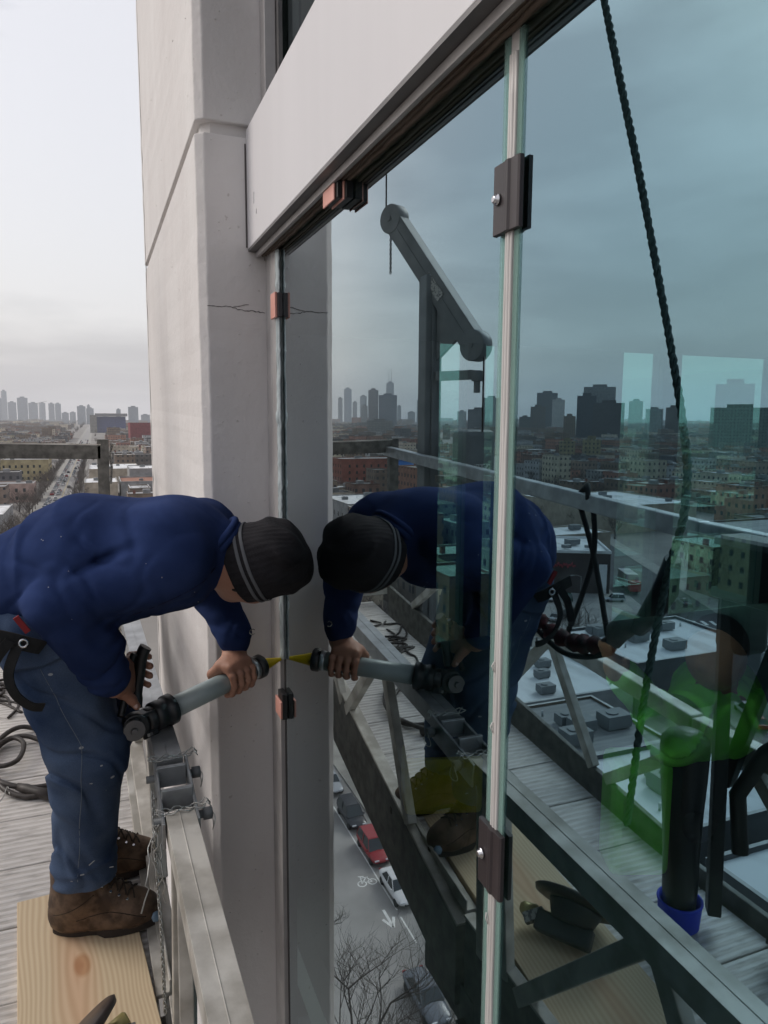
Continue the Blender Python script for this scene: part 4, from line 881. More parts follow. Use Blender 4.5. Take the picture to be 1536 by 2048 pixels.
for k in range(60):
    x=rr.uniform(-.15,.28); z=rr.uniform(-.48,-.2); y=surf_y(fs,x,z)
    if y is None or n_>13: continue
    g.lathe([(0,rr.uniform(.0008,.0018)),(.0008,.0003)],(x,y-.0006,z),(0,-1,0),6); n_+=1
o=g.build('lint_specks',sp_); reparent(o,WK); o['kind']='stuff'
# -- jeans
f=Field((-.40,1.60,-1.26),(.14,2.18,-.30),.0052)
f.cap((-.135,1.85,-.465),(-.125,1.94,-.465),.116,.116,.03); f.cap(Rh,Rk,.112,.092,.05); f.cap(Rk,Ra+np.array([.004,0,.05]),.090,.073,.03); f.cap(Lh,Lk,.110,.088,.04); f.cap(Lk,La+np.array([0,0,.05]),.086,.070,.03)
f.cap(Ra+np.array([.003,0,.07]),Ra+np.array([.003,0,.015]),.076,.080,.01); f.cap(La+np.array([0,0,.07]),La+np.array([0,0,.015]),.073,.076,.01)
f.ell((-.005,1.84,-.82),((1,0,0),(0,1,0),(0,0,1)),(.042,.06,.07),.03)
def jean(x,y,z):
    d=.0020*noise3(x,y,z,20,3)+.0007*noise3(x,y,z,80,4)
    d=d+crease(x,y,z,(13,13,30),2.2,.10,.0095)*(.25+gau(x,y,z,(-.09,1.82,-.85),.13)+1.1*gau(x,y,z,(-.06,1.93,-1.12),.10)+gau(x,y,z,(-.02,2.05,-1.10),.10)+.8*gau(x,y,z,(-.12,1.8,-.58),.13))
    d=d+crease(x,y,z,(22,15,9),5.2,.09,.0065)*(.3+gau(x,y,z,(-.05,1.84,-.70),.14)+gau(x,y,z,(-.06,1.88,-.98),.12))
    d=d+fold(x,y,z,(.15,.2,1),52,.9,(-.07,1.90,-1.13),.07,.010)
    d=d-.004*np.exp(-((z+1.120-.12*x+.006*np.sin(x*40))/.006)**2)
    return d
f.disp(jean); f.cut((0,0,-1.185),(0,0,-1)); jeans_o=f.mesh('jeans',M['denim'],WK,1)
stitch=mat('pale_stitching',(.20,.24,.28),rough=.9)
Pz=[]
for i in range(70):
    z=-.56-.0085*i; x=-.135+.10*min(1,max(0,(-.56-z)/.2))**1.0*.75-.022*max(0,(-.80-z))/.3; Pz.append((x+.0012*math.sin(i*.35),z))
seam(f,Pz,.0008,'side_seam',stitch,.0001)
rr=random.Random(31); cm_=mat('pale_caulk',(.40,.43,.46),rough=.8)
for k in range(4):
    x=rr.uniform(-.10,.02);z=rr.choice([rr.uniform(-1.15,-1.1),rr.uniform(-.86,-.66)]); y=surf_y(f,x,z)
    if y: 
        g=MB(); a=rr.uniform(-.2,.9); l=rr.uniform(.003,.011); g.beam((x-l*math.cos(a),y-.0008,z-l*math.sin(a)),(x+l*math.cos(a),y-.0008,z+l*math.sin(a)),rr.uniform(.0012,.004),.0012,up=(0,1,0)); o=g.build('caulk_smear',cm_); reparent(o,WK)
# -- boots
def boot(hx,hy,ang,sz,name):
    # heel position, heading, sole height
    ca_,sa_=math.cos(ang),math.sin(ang); T=lambda a,b,z:(hx+a*ca_-b*sa_,hy+a*sa_+b*ca_,sz+z); A=((ca_,sa_,0),(-sa_,ca_,0),(0,0,1))
    f=Field((min(hx,hx+.3*ca_)-.08,hy-.13,sz-.01),(max(hx,hx+.3*ca_)+.08,hy+.13,sz+.22),.0042)
    f.cap(T(.062,0,.175),T(.060,0,.10),.060,.056,.01); f.ell(T(.045,0,.065),A,(.052,.040,.062),.03)
    f.cap(T(.085,0,.112),T(.185,0,.066),.052,.040,.035,sq=None); f.ell(T(.125,.002,.045),A,(.10,.043,.040),.03); f.ell(T(.205,.004,.046),A,(.062,.050,.040),.025); f.ell(T(.155,.006,.035),A,(.08,.050,.03),.02)
    # welt seams and toe crease
    def dd(x,y,z):
        a=(x-hx)*ca_+(y-hy)*sa_; zz=z-sz; b_=-(x-hx)*sa_+(y-hy)*ca_
        d=.0012*noise3(x,y,z,55,6)+.002*np.exp(-((a-.155+.5*(zz-.06))/.0035)**2)+.0015*np.exp(-((a-.165+.6*(zz-.06))/.003)**2)
        d=d+.0018*np.exp(-((a-.09-.15*zz)/.0028)**2)*(zz<.09)+.0015*np.exp(-((zz-.075+.25*(a-.02))/.0028)**2)*(a<.09)
        return d-.0014*np.exp(-((zz-.028)/.004)**2)
    f.disp(dd); f.cut((0,0,sz+.012),(0,0,-1)); up_=f.mesh(name,M['boot'],WK,1)
    up_['label']='worn brown work boot'
    g=MB(); prof=[]
    for i in range(40):
        t=2*math.pi*i/40; a=.135+.137*math.cos(t); wdt=.052 if a>.13 else .041; wdt*=1-.18*math.exp(-((a-.10)/.03)**2); p=T(a,wdt*math.sin(t)*(1-.15*abs(math.cos(t))**3)+.003,0); prof.append((p[0],p[1]))
    g.poly(prof,sz+.0005,sz+.024); s_=g.build('sole',M['sole'],None,.003); s_.parent=up_; s_.matrix_parent_inverse=Matrix.Translation(-Vector((0,0,0)))
    def on(a,b,dz=.0012):
        p=T(a,b,0); z=surf_z(f,p[0],p[1]); return (p[0],p[1],(z if z else sz+.08)+dz)
    g=MB()
    for i in range(5):
        a=.112+.020*i
        for (b0,b1,a1) in ((-.026,.026,a+.017),(.026,-.026,a+.017)): g.tube([on(a+(a1-a)*t,b0+(b1-b0)*t,.0022) for t in [k/8 for k in range(9)]],.0024,6)
    for q_ in (-1,1): g.tube([on(.105-.004*t,.006*q_+q_*.03*t/5,.004+.004*math.sin(t)) for t in range(6)],.0024,6)
    l_=g.build('lace',M['lace']); l_.parent=up_
    g=MB()
    for i in range(5):
        for b_ in (-.030,.030): g=MB(); p=on(.112+.020*i,b_,.0002); g.lathe([(0,.0044),(.0022,.0034)],p,(0,-.5 if b_<0 else .5,1),10); e_=g.build('eyelet',M['steel']); e_.parent=up_
    g=MB(); pts_=[]
    for k in range(24):
        t=k/23; a=.005+.10*t; z=.075+.05*t; yy=surf_y(f,T(a,0,0)[0],sz+z); 
        if yy is not None: pts_.append((T(a,0,0)[0],yy-.0004,sz+z))
    if len(pts_)>3: g.tube(pts_,.0012,5)
    pts_=[]
    for k in range(30):
        t=k/29; a=.06+.17*t; z=.060-.018*t+.02*math.sin(t*3); yy=surf_y(f,T(a,0,0)[0],sz+z)
        if yy is not None: pts_.append((T(a,0,0)[0],yy-.0004,sz+z))
    if len(pts_)>3: g.tube(pts_,.0012,5)
    q2=g.build('welt_stitching',M['lace']); q2.parent=up_
    return up_
b1=boot(-.155,1.925,R_(-11),-1.3318,'boot'); b2=boot(-.138,2.125,R_(2),-1.3295,'boot')
g=MB(); g.lathe([(-.004,.014),(.0,.012),(.0006,.004)],(.0985,1.842,-1.296),(.5,-.85,.35),7)
o=g.build('scuffed_toe',mat('bluish_caulk',(.22,.32,.42),rough=.6)); o.parent=b1
# -- beanie
def beanie():
    n=160; prof=[(-.052,.086),(-.058,.094),(-.052,.100),(-.036,.1035),(-.016,.106),(.006,.1075),(.030,.1075),(.055,.1055),(.078,.099),(.097,.088),(.112,.071),(.122,.050),(.127,.026),(.128,.004)]
    v=[];fc=[]
    for i,(t,r) in enumerate(prof):
        for k in range(n):
            a=2*math.pi*k/n; sag=.010*math.sin(3*a+1)*max(0,t)/.1+.006*math.sin(7*a+t*60)*(.2+max(0,t)/.1)+.005*math.sin(t*120+2*a)*(1 if t>.02 else 0)+.006*math.sin(5*a+t*90+2)*(1 if t>.05 else 0)
            rr_=r+sag*(r/.1)+.0007*math.sin(40*a); p=Hc+cr*(t+.006*math.cos(a))+fv*rr_*.95*math.cos(a)+lv*rr_*.89*math.sin(a); v.append(tuple(p))
    m=len(prof)
    for i in range(m-1):
        for k in range(n): k2=(k+1)%n; fc.append((i*n+k,i*n+k2,(i+1)*n+k2,(i+1)*n+k))
    fc.append(tuple((m-1)*n+k for k in range(n)))
    me=bpy.data.meshes.new('beanie'); me.from_pydata(v,[],fc); me.materials.append(M['beanie']); me.polygons.foreach_set('use_smooth',[True]*len(fc)); me.update()
    bm=bmesh.new(); bm.from_mesh(me); bmesh.ops.recalc_face_normals(bm,faces=bm.faces); bm.to_mesh(me); bm.free()
    o=bpy.data.objects.new('beanie',me); COL.objects.link(o); reparent(o,WK); s=o.modifiers.new('s','SUBSURF'); s.levels=1; s.render_levels=2
    for (t0,w_) in ((-.019,.008),(-.003,.008)):
        g=MB(); b=0; ps=[(-w_/2,.0012),(-w_/2+.001,.0026),(w_/2-.001,.0026),(w_/2,.0012)]
        for (dt,dr) in ps:
            for k in range(n):
                a=2*math.pi*k/n; t=t0+dt; r=.1060+.0011*(t0>-.01)+dr; sag=.004*math.sin(7*a+t*60)*.3; r+=sag
                p=Hc+cr*(t+.006*math.cos(a))+fv*(r*.95+.0006)*math.cos(a)+lv*(r*.89+.0006)*math.sin(a); g.v.append(tuple(p))
        for i in range(3):
            for k in range(n): k2=(k+1)%n; g.face((i*n+k,i*n+k2,(i+1)*n+k2,(i+1)*n+k),0,None,True)
        s_=g.build('stripe',M['stripe']); s_.parent=o
    return o
beanie()
# short hair at the nape
g=Field(Hc-.16,Hc+.16,.0045); g.ell(Hc-cr*.040-fv*.048,(cr,fv,lv),(.050,.047,.067),.01); g.ell(Hc-cr*.040+fv*.012+lv*.066,(cr,fv,lv),(.030,.012,.008),.01); g.disp(lambda x,y,z:.0008*noise3(x,y,z,300,2)); h_=g.mesh('hair',mat('dark_hair',(.02,.014,.011),rough=.8,bump=.5,bscale=400),WK,1)
# harness straps round thigh and hip
def strap(pts,wd,name,m='webbing',k=6,up=(0,1,0),th=.0035):
    pts=smooth_pts(pts,k); g=MB(); g.v=[]; n=len(pts); U=Vector(up)
    for i,p in enumerate(pts):
        t=(pts[min(i+1,n-1)]-pts[max(i-1,0)]).normalized(); s=t.cross(U); s=s.normalized() if s.length>1e-4 else Vector((1,0,0)); q=s.cross(t).normalized()
        for (a,b) in ((-1,-1),(1,-1),(1,1),(-1,1)): g.v.append(tuple(p+s*wd/2*a+q*th/2*b))
    for i in range(n-1):
        for k_ in range(4): k2=(k_+1)%4; g.face((i*4+k_,i*4+k2,(i+1)*4+k2,(i+1)*4+k_))
    g.face((0,1,2,3)); g.face([(n-1)*4+k_ for k_ in (3,2,1,0)]); o=g.build(name,M[m]); reparent(o,WK); return o
strap([(-.235,1.69,-.455),(-.185,1.68,-.470),(-.140,1.685,-.490),(-.125,1.70,-.50)],.032,'harness_belt')
strap([(-.170,1.68,-.48),(-.192,1.675,-.54),(-.183,1.68,-.59),(-.155,1.69,-.625),(-.13,1.70,-.635)],.022,'leg_strap',up=(.4,1,.2))
strap([(-.185,1.675,-.47),(-.215,1.675,-.51),(-.235,1.68,-.57)],.022,'hanging_strap')
g=MB(); g.lathe([(-.002,.010),(.002,.010),(.002,.006),(-.002,.006)],(-.160,1.672,-.478),(.1,-1,.1),18,caps=False); o=g.build('grommet',M['steel']); reparent(o,WK)
g=MB(); g.beam((-.172,1.675,-.42),(-.150,1.675,-.455),.012,.006,up=(0,1,0)); o=g.build('red_tag',M['red']); reparent(o,WK)
# ================================================================ caulking gun
CG=Th('caulking_gun','grey barrelled caulking gun with yellow nozzle pressed into the glass joint','caulking gun',(.15,1.9,-.757))
V3=lambda a:Vector(tuple(a))
tip=np.array([.5015,2.0875,-.7215]); nd=(tip-TQ1)/np.linalg.norm(tip-TQ1)
CG.add('barrel',MB().lathe([(0,.0285),(np.linalg.norm(TQ1-TQ0),.0285)],TQ0,td,32),[M['tube']])
CG.add('front_cap',MB().lathe([(-.022,.0295),(-.020,.0345),(-.002,.0350),(.003,.031),(.004,.020)],TQ1+td*.008,td,32),[M['black']])
CG.add('front_collar',MB().lathe([(-.038,.0287),(-.036,.0305),(-.024,.0305),(-.023,.029)],TQ1+td*.008,td,32),[M['galv']])
CG.add('nozzle',MB().lathe([(0,.0225),(.012,.0205),(float(np.linalg.norm(tip-TQ1))-.012,.0052),(float(np.linalg.norm(tip-TQ1)),.0038)],TQ1,nd,24),[M['yellow']])
CG.add('rear_cap',MB().lathe([(-.046,.030),(-.044,.038),(-.024,.0385),(-.022,.0365),(-.008,.0365),(-.006,.041),(.012,.041),(.016,.032)],TQ0,td,32),[M['black']])
g=MB(); g.beam(TQ0-td*.04,TQ0-td*.115,.036,.056); g.lathe([(-.068,.026),(-.062,.031),(-.04,.031),(-.035,.026)],TQ0,td,20); g.lathe([(-.016,.033),(.016,.033)],TQ0-td*.095,(.1,-1,.05),20); CG.add('trigger_housing',g,[M['black']],bevel=.004)
gz=TQ0-td*.085
CG.add('grip',MB().tube(smooth_pts([(.066,1.848,-.722),(.070,1.856,-.690),(.079,1.860,-.640),(.088,1.862,-.590),(.097,1.862,-.572)],4),[.017]*4+[.0145]*8+[.016]*5,10),[M['black']])
CG.add('trigger',MB().tube(smooth_pts([(.03,1.835,-.735),(.040,1.842,-.70),(.050,1.850,-.65),(.062,1.852,-.60),(.070,1.852,-.583)],4),.0085,8),[M['black']])
g=MB(); g.tube([tuple(TQ0-td*.04),tuple(TQ0-td*.205)],.0045,8); g.tube([tuple(TQ0-td*.04+np.array([0,0,-.012])),tuple(TQ0-td*.13+np.array([0,0,-.016]))],.003,6); CG.add('plunger_rod',g,[M['galv']])
CG.add('rod_disc',MB().lathe([(-.002,.018),(.002,.018)],TQ0-td*.190,td,20).lathe([(-.006,.006),(.006,.006)],TQ0-td*.190,td,10),[M['black']])
CG.add('gear',MB().lathe([(-.006,.026),(.006,.026)],TQ0-td*.10+np.array([0,-.024,.0]),(0.1,-1,.1),16).lathe([(0,.009),(.010,.007)],TQ0-td*.10+np.array([0,-.030,.0]),(0.1,-1,.1),10),[M['dark_metal']])
g=MB(); q=TQ0-td*.055+np.array([.0,-.02,-.030]); g.beam(q-td*.02,q+td*.022,.008,.018); CG.add('release_tab',g,[M['black']],bevel=.002)
CG.add('release_plate',MB().beam(q-td*.008+np.array([0,-.006,0]),q+td*.006+np.array([0,-.006,0]),.002,.008),[M['label']])
CG.add('bead_end',MB().lathe([(0,.004),(.006,.007),(.010,.004)],(.499,2.086,-.7195),(.6,.3,.9),10),[M['clear_seal']])
# ================================================================ person inside the room, seen through the wide pane
PI=thing('person','person in bright green shirt reaching forward inside the room behind the wide pane','person',(1.55,1.55,-1.5))
f=Field((1.15,1.2,-1.5),(2.25,2.2,-.5),.009)
f.cap((2.05,1.90,-.97),(1.84,1.70,-.91),.12,.11,.05); f.ell((1.74,1.62,-.71),((1,0,0),(0,1,0),(0,0,1)),(.085,.09,.11),.02); f.ell((1.66,1.60,-.73),((1,0,0),(0,1,0),(0,0,1)),(.02,.014,.022),.01); f.cap((1.82,1.68,-.84),(1.76,1.63,-.75),.055,.055,.02)
f.cap((1.84,1.64,-.92),(1.53,1.62,-.88),.06,.045,.03); f.cap((1.53,1.62,-.88),(1.36,1.60,-.71),.042,.028,.02); f.ell((1.34,1.60,-.685),((1,0,0),(0,1,0),(0,0,1)),(.035,.025,.045),.02)
for i in range(4): f.cap((1.33,1.578+.016*i,-.67),(1.305,1.575+.016*i,-.625),.010,.009,.004)
f.cap((1.36,1.575,-.69),(1.345,1.555,-.655),.011,.010,.005)
f.cap((2.08,1.90,-1.02),(2.02,1.90,-1.43),.09,.05,.04); f.cap((2.12,1.98,-1.02),(2.14,2.02,-1.43),.09,.05,.04)
f.mesh('body',M['skin'],PI,1)
f=Field((1.2,1.2,-1.5),(2.3,2.2,-.6),.010)
f.cap((2.05,1.90,-.975),(1.86,1.72,-.945),.145,.145,.06); f.cap((1.86,1.70,-.95),(1.62,1.64,-.955),.12,.095,.06); f.cap((1.84,1.64,-.92),(1.53,1.62,-.88),.085,.066,.04); f.cap((1.53,1.62,-.88),(1.38,1.60,-.73),.062,.048,.03)
f.disp(lambda x,y,z: .005*noise3(x,y,z,30,2)+crease(x,y,z,(14,10,20),3.1,.12,.016)+crease(x,y,z,(22,12,12),5.1,.11,.012))
f.mesh('green_shirt',M['green_shirt'],PI,1)
f=Field((1.3,1.2,-1.5),(2.25,2.2,-.7),.010)
f.cap((2.09,1.92,-1.0),(2.02,1.90,-1.42),.11,.07,.05); f.cap((2.13,2.0,-1.0),(2.14,2.02,-1.42),.11,.07,.05)
f.mesh('trousers',M['black_cloth'],PI,1)
f=Field((1.8,1.7,-1.51),(2.25,2.2,-1.3),.008); f.ell((2.0,1.88,-1.455),((.85,.5,0),(-.5,.85,0),(0,0,1)),(.125,.055,.055),.02); f.cut((0,0,-1.498),(0,0,-1)); f.mesh('shoe',M['sole'],PI,1)
# hair cap
f=Field((1.6,1.45,-.85),(1.9,1.80,-.5),.009); f.ell((1.755,1.63,-.685),((1,0,0),(0,1,0),(0,0,1)),(.088,.092,.098),.02); f.mesh('hair',M['black_cloth'],PI,1)
g=MB(); g.rbox(1.635,1.815,.100,.075,-1.4985,-1.10,-.35); o=g.build('canvas_bag',M['green_shirt'],None,.03); tag(o,'bright green bag standing on the floor inside beside the crouching person','bag')

TC=Th('tool_case','yellow and black plastic tool case standing on the floor inside, behind the worker reflection','tool case',(1.2,2.4,-1.5))
g=MB(); g.rbox(1.20,2.40,.15,.08,-1.4985,-1.27,-.3); TC.add('case_body',g,[mat('yellow_case',(.75,.55,.02),rough=.5)],bevel=.02)
g=MB(); g.rbox(1.20,2.40,.145,.075,-1.269,-1.235,-.3); TC.add('case_lid',g,[M['black_cloth']],bevel=.01)
# ================================================================ the town
def W(c,k=.75): return tuple(x*k for x in c)
BR=(.25,.13,.10); TAN=(.44,.38,.30); GRY=(.32,.32,.32); DKG=(.11,.11,.115); WHT=(.55,.55,.53); BRN=(.17,.13,.10); CRM=(.42,.38,.29)
RW=(.56,.57,.57); RG=(.30,.30,.30); RD=(.13,.13,.13); RT=(.36,.33,.29)
g=MB(); R0=9000; n=48
g.v=[(0,0,GZ)]+[(R0*math.cos(2*math.pi*k/n),R0*math.sin(2*math.pi*k/n),GZ) for k in range(n)]
for k in range(n): g.face((0,1+k,1+(k+1)%n))
tag(g.build('ground',M['ground'],recalc=False),kind='structure')
def sheet(name,pts,dz,m,kind='structure'):
    g=MB(); g.v=[(x,y,GZ+dz) for x,y in pts]; g.face(range(len(pts))); o=g.build(name,m); 
    me=o.data
    if me.polygons[0].normal.z<0: me.flip_normals()
    return tag(o,kind=kind)
# main street runs parallel to the facade
sheet('road',[(-22.0,-80),(-10.0,-80),(-10.0,6500),(-22.0,6500)],.02,M['asphalt'])
for (a,b) in ((-26.2,-22.0),(-10.0,-6.2)):
    g=MB(); g.box(a,b,-80,3000,GZ+.002,GZ+.15); tag(g.build('pavement',M['paving']),kind='structure')
g=MB()
def stripe(x,y0,y1,w=.12): g.v+=[(x-w/2,y0,GZ+.026),(x+w/2,y0,GZ+.026),(x+w/2,y1,GZ+.026),(x-w/2,y1,GZ+.026)]; b=len(g.v)-4; g.face((b,b+1,b+2,b+3))
stripe(-19.35,48.0,430); y=47.2
while y>-20: stripe(-19.3,y-3.0,y); y-=6.2
stripe(-12.6,240,430)
for k in range(60): stripe(-17.9 if k%2 else -17.9,440+k*12,446+k*12)
# cross walks and stop bar
for k in range(8): stripe(-20.9+k*1.35,22,26,.5)
tag(g.build('road_marking',M['paint']),kind='structure')
g=MB()
for x in (-15.85,-16.15): stripe(x,300,900,.10)
tag(g.build('road_marking',M['yellowpaint']),kind='structure')
g=MB(); Z=GZ+.027
def ringp(cx,cy,r,w=.10,n=14):
    b=len(g.v)
    for k in range(n):
        a=2*math.pi*k/n; g.v.append((cx+r*math.cos(a),cy+r*math.sin(a),Z)); g.v.append((cx+(r-w)*math.cos(a),cy+(r-w)*math.sin(a),Z))
    for k in range(n): k2=(k+1)%n; g.face((b+2*k,b+2*k2,b+2*k2+1,b+2*k+1))
def seg(x0,y0,x1,y1,w=.10):
    d=Vector((x1-x0,y1-y0,0)).normalized(); s=Vector((-d.y,d.x,0))*w/2; b=len(g.v)
    for p in ((x0+s.x,y0+s.y),(x1+s.x,y1+s.y),(x1-s.x,y1-s.y),(x0-s.x,y0-s.y)): g.v.append((p[0],p[1],Z))
    g.face((b,b+1,b+2,b+3))
bx,by=-18.35,52.0; ringp(bx-.45,by,.40); ringp(bx+.45,by,.40); seg(bx-.45,by,bx-.15,by+.75); seg(bx-.15,by+.75,bx+.45,by); seg(bx-.30,by+.7,bx+.35,by+.75); seg(bx+.45,by,bx+.30,by+.95); seg(bx,by+.9,bx+.5,by+1.0); seg(bx-.45,by+.0,bx+.1,by+.1)
seg(bx,by-5.4,bx,by-3.6,.22); seg(bx-.45,by-4.6,bx,by-5.7,.22); seg(bx+.45,by-4.6,bx,by-5.7,.22)
tag(g.build('road_marking',M['paint']),kind='structure')
# diagonal avenue and parking lot
D0=Vector((-82,58)); D1=Vector((-330,610)); dd_=(D1-D0).normalized(); nn_=Vector((-dd_.y,dd_.x))
sheet('road',[tuple(D0+nn_*-8),tuple(D1+nn_*-8),tuple(D1+nn_*8),tuple(D0+nn_*8)],.03,M['asphalt_dark'])
sheet('pavement',[tuple(D0+nn_*-12),tuple(D1+nn_*-12),tuple(D1+nn_*-8.0),tuple(D0+nn_*-8.0)],.12,M['paving']); sheet('pavement',[tuple(D0+nn_*12),tuple(D1+nn_*12),tuple(D1+nn_*8.0),tuple(D0+nn_*8.0)],.12,M['paving'])
sheet('road',[(-240,78),(-88,92),(-86,79),(-240,64)],.035,M['asphalt_dark'])
sheet('parking_lot',[(-62,98),(-76,140),(-92,142),(-106,124),(-95,99)],.05,M['asphalt'])
sheet('alley',[(-64,20),(-50,20),(-50,100),(-64,100)],.045,M['paving'])
g=MB()
for (cx,cy,ang) in ((-101.5,103.0,.0),(-99,86.5,.0)):
    for k in range(7):
        p=Vector((cx,cy))+nn_*(k*1.7-5); a=dd_*1.4; b=nn_*.35; bb=len(g.v)
        for s,t in ((-1,-1),(1,-1),(1,1),(-1,1)): q=p+a*s+b*t; g.v.append((q.x,q.y,GZ+.045))
        g.face((bb,bb+1,bb+2,bb+3))
tag(g.build('road_marking',M['paint']),kind='structure')
# ---- single buildings near by
PZ={}
def rtop_detail(T,x0,x1,y0,y1,zt,seed,dark=False,n=4):
    r=random.Random(seed)
    for k in range(n):
        cx=r.uniform(x0+2,x1-2);cy=r.uniform(y0+2,y1-2); s=r.uniform(.8,1.5); g=MB(); g.box(cx-s,cx+s,cy-s*.7,cy+s*.7,zt+.25,zt+.25+s*.9); g.lathe([(0,s*.42),(.12,s*.42)],(cx+s*.2,cy,zt+.25+s*.9),(0,0,1),12)
        g.box(cx-s*.9,cx-s*.8,cy-.5,cy+.5,zt,zt+.26); g.box(cx+s*.8,cx+s*.9,cy-.5,cy+.5,zt,zt+.26); T.add('roof_fan',g,[M['post_grey']])
    for k in range(n):
        cx=r.uniform(x0+1,x1-1);cy=r.uniform(y0+1,y1-1); g=MB(); g.tube([(cx,cy,zt),(cx,cy,zt+.7)],.12,6); T.add('vent_pipe',g,[M['galv']])
def flatb(name,lab,x0,x1,y0,y1,h,wall,roofm,det=4,par=.5,group=None,ang=0,windows=0,bands=None):
    zt=GZ+h; T=Th(name,lab,'building',((x0+x1)/2,(y0+y1)/2,GZ),group)
    g=MB(); g.box(x0,x1,y0,y1,GZ,zt,c=wall+(0.0,)); T.add('wall',g,[M['town']])
    g=MB(); g.box(x0+.3,x1-.3,y0+.3,y1-.3,zt+.001,zt+.08); T.add('roof',g,[roofm])
    g=MB(); t=.28
    g.box(x0-.05,x1+.05,y0-.05,y0+t,zt+.002,zt+par,c=W(wall,.9)+(0.,),topc=(.5,.5,.48,0.)); g.box(x0-.05,x1+.05,y1-t,y1+.05,zt+.002,zt+par,c=W(wall,.9)+(0.,),topc=(.5,.5,.48,0.)); g.box(x0-.05,x0+t,y0+t+.002,y1-t-.002,zt+.002,zt+par,c=W(wall,.9)+(0.,),topc=(.5,.5,.48,0.)); g.box(x1-t,x1+.05,y0+t+.002,y1-t-.002,zt+.002,zt+par,c=W(wall,.9)+(0.,),topc=(.5,.5,.48,0.))
    T.add('parapet',g,[M['town']]); rtop_detail(T,x0,x1,y0,y1,zt,int(abs(x0*7+y0)),n=det)
    if windows:
        k=0; rows=max(1,int(h/3.6))
        for r_ in range(rows):
            z=GZ+1.2+r_*3.5
            yy=y0+1.6
            while yy<y1-1.6 and k<90:
                g=MB(); g.box(x1-.06,x1+.03,yy-.55,yy+.55,z,z+1.6); T.add('window',g,[M['car_glass']]); yy+=windows; k+=1
            xx=x0+1.6
            while xx<x1-1.6 and k<90:
                g=MB(); g.box(xx-.55,xx+.55,y0-.03,y0+.06,z,z+1.6); T.add('window',g,[M['car_glass']]); xx+=windows; k+=1
    return T
flatb('flat_roofed_shop','low shop with plain grey membrane roof, farther of the roofs below the platform',-54,-36.5,62.3,78,8,GRY,M['white_roof'],3)
flatb('flat_roofed_shop','low building with streaked seamed grey roof between two pale roofs',-48,-36.6,50.3,62.0,8,BRN,M['grey_roof'],5,.35)
flatb('flat_roofed_shop','low building with a clean white roof and dark end wall below the platform',-50,-36.4,37.6,50.0,8,DKG,M['white_roof'],5)
flatb('flat_roofed_shop','small white roofed building nearest to the platform beyond a dark wall',-46,-36.5,24,34.6,8,DKG,M['white_roof'],3)
T=flatb('corner_restaurant','low dark restaurant with white lettered sign over its glass front',-83,-61.6,70.5,86.5,7,DKG,M['white_roof'],6)
g=MB(); g.box(-61.58,-61.45,75,86,GZ+.4,GZ+3.2); T.add('shop_window',g,[M['car_glass']])
g=MB(); g.box(-61.6,-60.8,72.5,73.6,GZ+.1,GZ+4.6); g.box(-61.6,-60.8,74,74.6,GZ+.1,GZ+4.6); T.add('pilaster',g,[M['post_grey']])
def textobj(s,size,loc,rot,m,name,parent):
    c=bpy.data.curves.new(name,'FONT'); c.body=s; c.size=size; c.extrude=.03; c.align_x='CENTER'; o=bpy.data.objects.new(name,c); COL.objects.link(o)
    M4=Matrix.Translation(Vector(loc))@rot.to_4x4(); c.materials.append(m)
    dg=bpy.context.evaluated_depsgraph_get(); me=bpy.data.meshes.new_from_object(o.evaluated_get(dg)); bpy.data.objects.remove(o); me.transform(M4); me.materials.clear(); me.materials.append(m)
    o=bpy.data.objects.new(name,me); COL.objects.link(o); reparent(o,parent); return o
# sign faces +X: text x axis -> +Y, text y axis -> +Z, normal -> +X
RX=Matrix(((0,0,1),(1,0,0),(0,1,0)))
sg=mat('white_sign',(.75,.75,.75),rough=.5); rd=mat('red_sign',(.35,.03,.05),rough=.5)
textobj('PANI',2.0,(-61.35,79.0,GZ+4.4),RX,sg,'sign_lettering',T.r)
g=MB()
for (a,b) in (((0,-.5),(0,.5)),((-.5,0),(.5,0)),((-.32,-.32),(.32,.32)),((-.32,.32),(.32,-.32))): g.beam((-61.35,75.2+a[0],GZ+5.1+a[1]),(-61.35,75.2+b[0],GZ+5.1+b[1]),.14,.1,up=(1,0,0))
T.add('sign_flower',g,[sg])
# rotated store with red lettering
a=math.atan2(-8.4,-16.0); A=Vector((-86.0,135.6)); ux=Vector((math.cos(a),math.sin(a))); uy=Vector((ux.y,-ux.x)); 
if uy.y<0: uy=-uy
def rp(u,v): p=A+ux*u+uy*v; return (p.x,p.y)
T=Th('corner_store','dark walled store with white flat roof, red lettering and tall white door by the lot','building',(rp(9,8)[0],rp(9,8)[1],GZ))
g=MB(); g.poly([rp(0,0),rp(19,0),rp(19,20),rp(0,20)],GZ,GZ+9,c=(.075,.062,.06,0.)); T.add('wall',g,[M['town']])
g=MB(); g.poly([rp(.3,.3),rp(18.7,.3),rp(18.7,19.7),rp(.3,19.7)],GZ+9.01,GZ+9.1); T.add('roof',g,[M['white_roof']])
for (u0,u1,v0,v1) in ((-.1,19.1,-.1,.2),(-.1,19.1,19.8,20.1),(-.1,.2,.2,19.8),(18.8,19.1,.2,19.8)):
    g=MB(); g.poly([rp(u0,v0),rp(u1,v0),rp(u1,v1),rp(u0,v1)],GZ+9.0,GZ+9.6); T.add('parapet',g,[M['white_roof']])
g=MB(); g.poly([rp(16.6,-.25),rp(18.3,-.25),rp(18.3,0),rp(16.6,0)],GZ,GZ+6.6); T.add('white_door',g,[M['white_roof']])
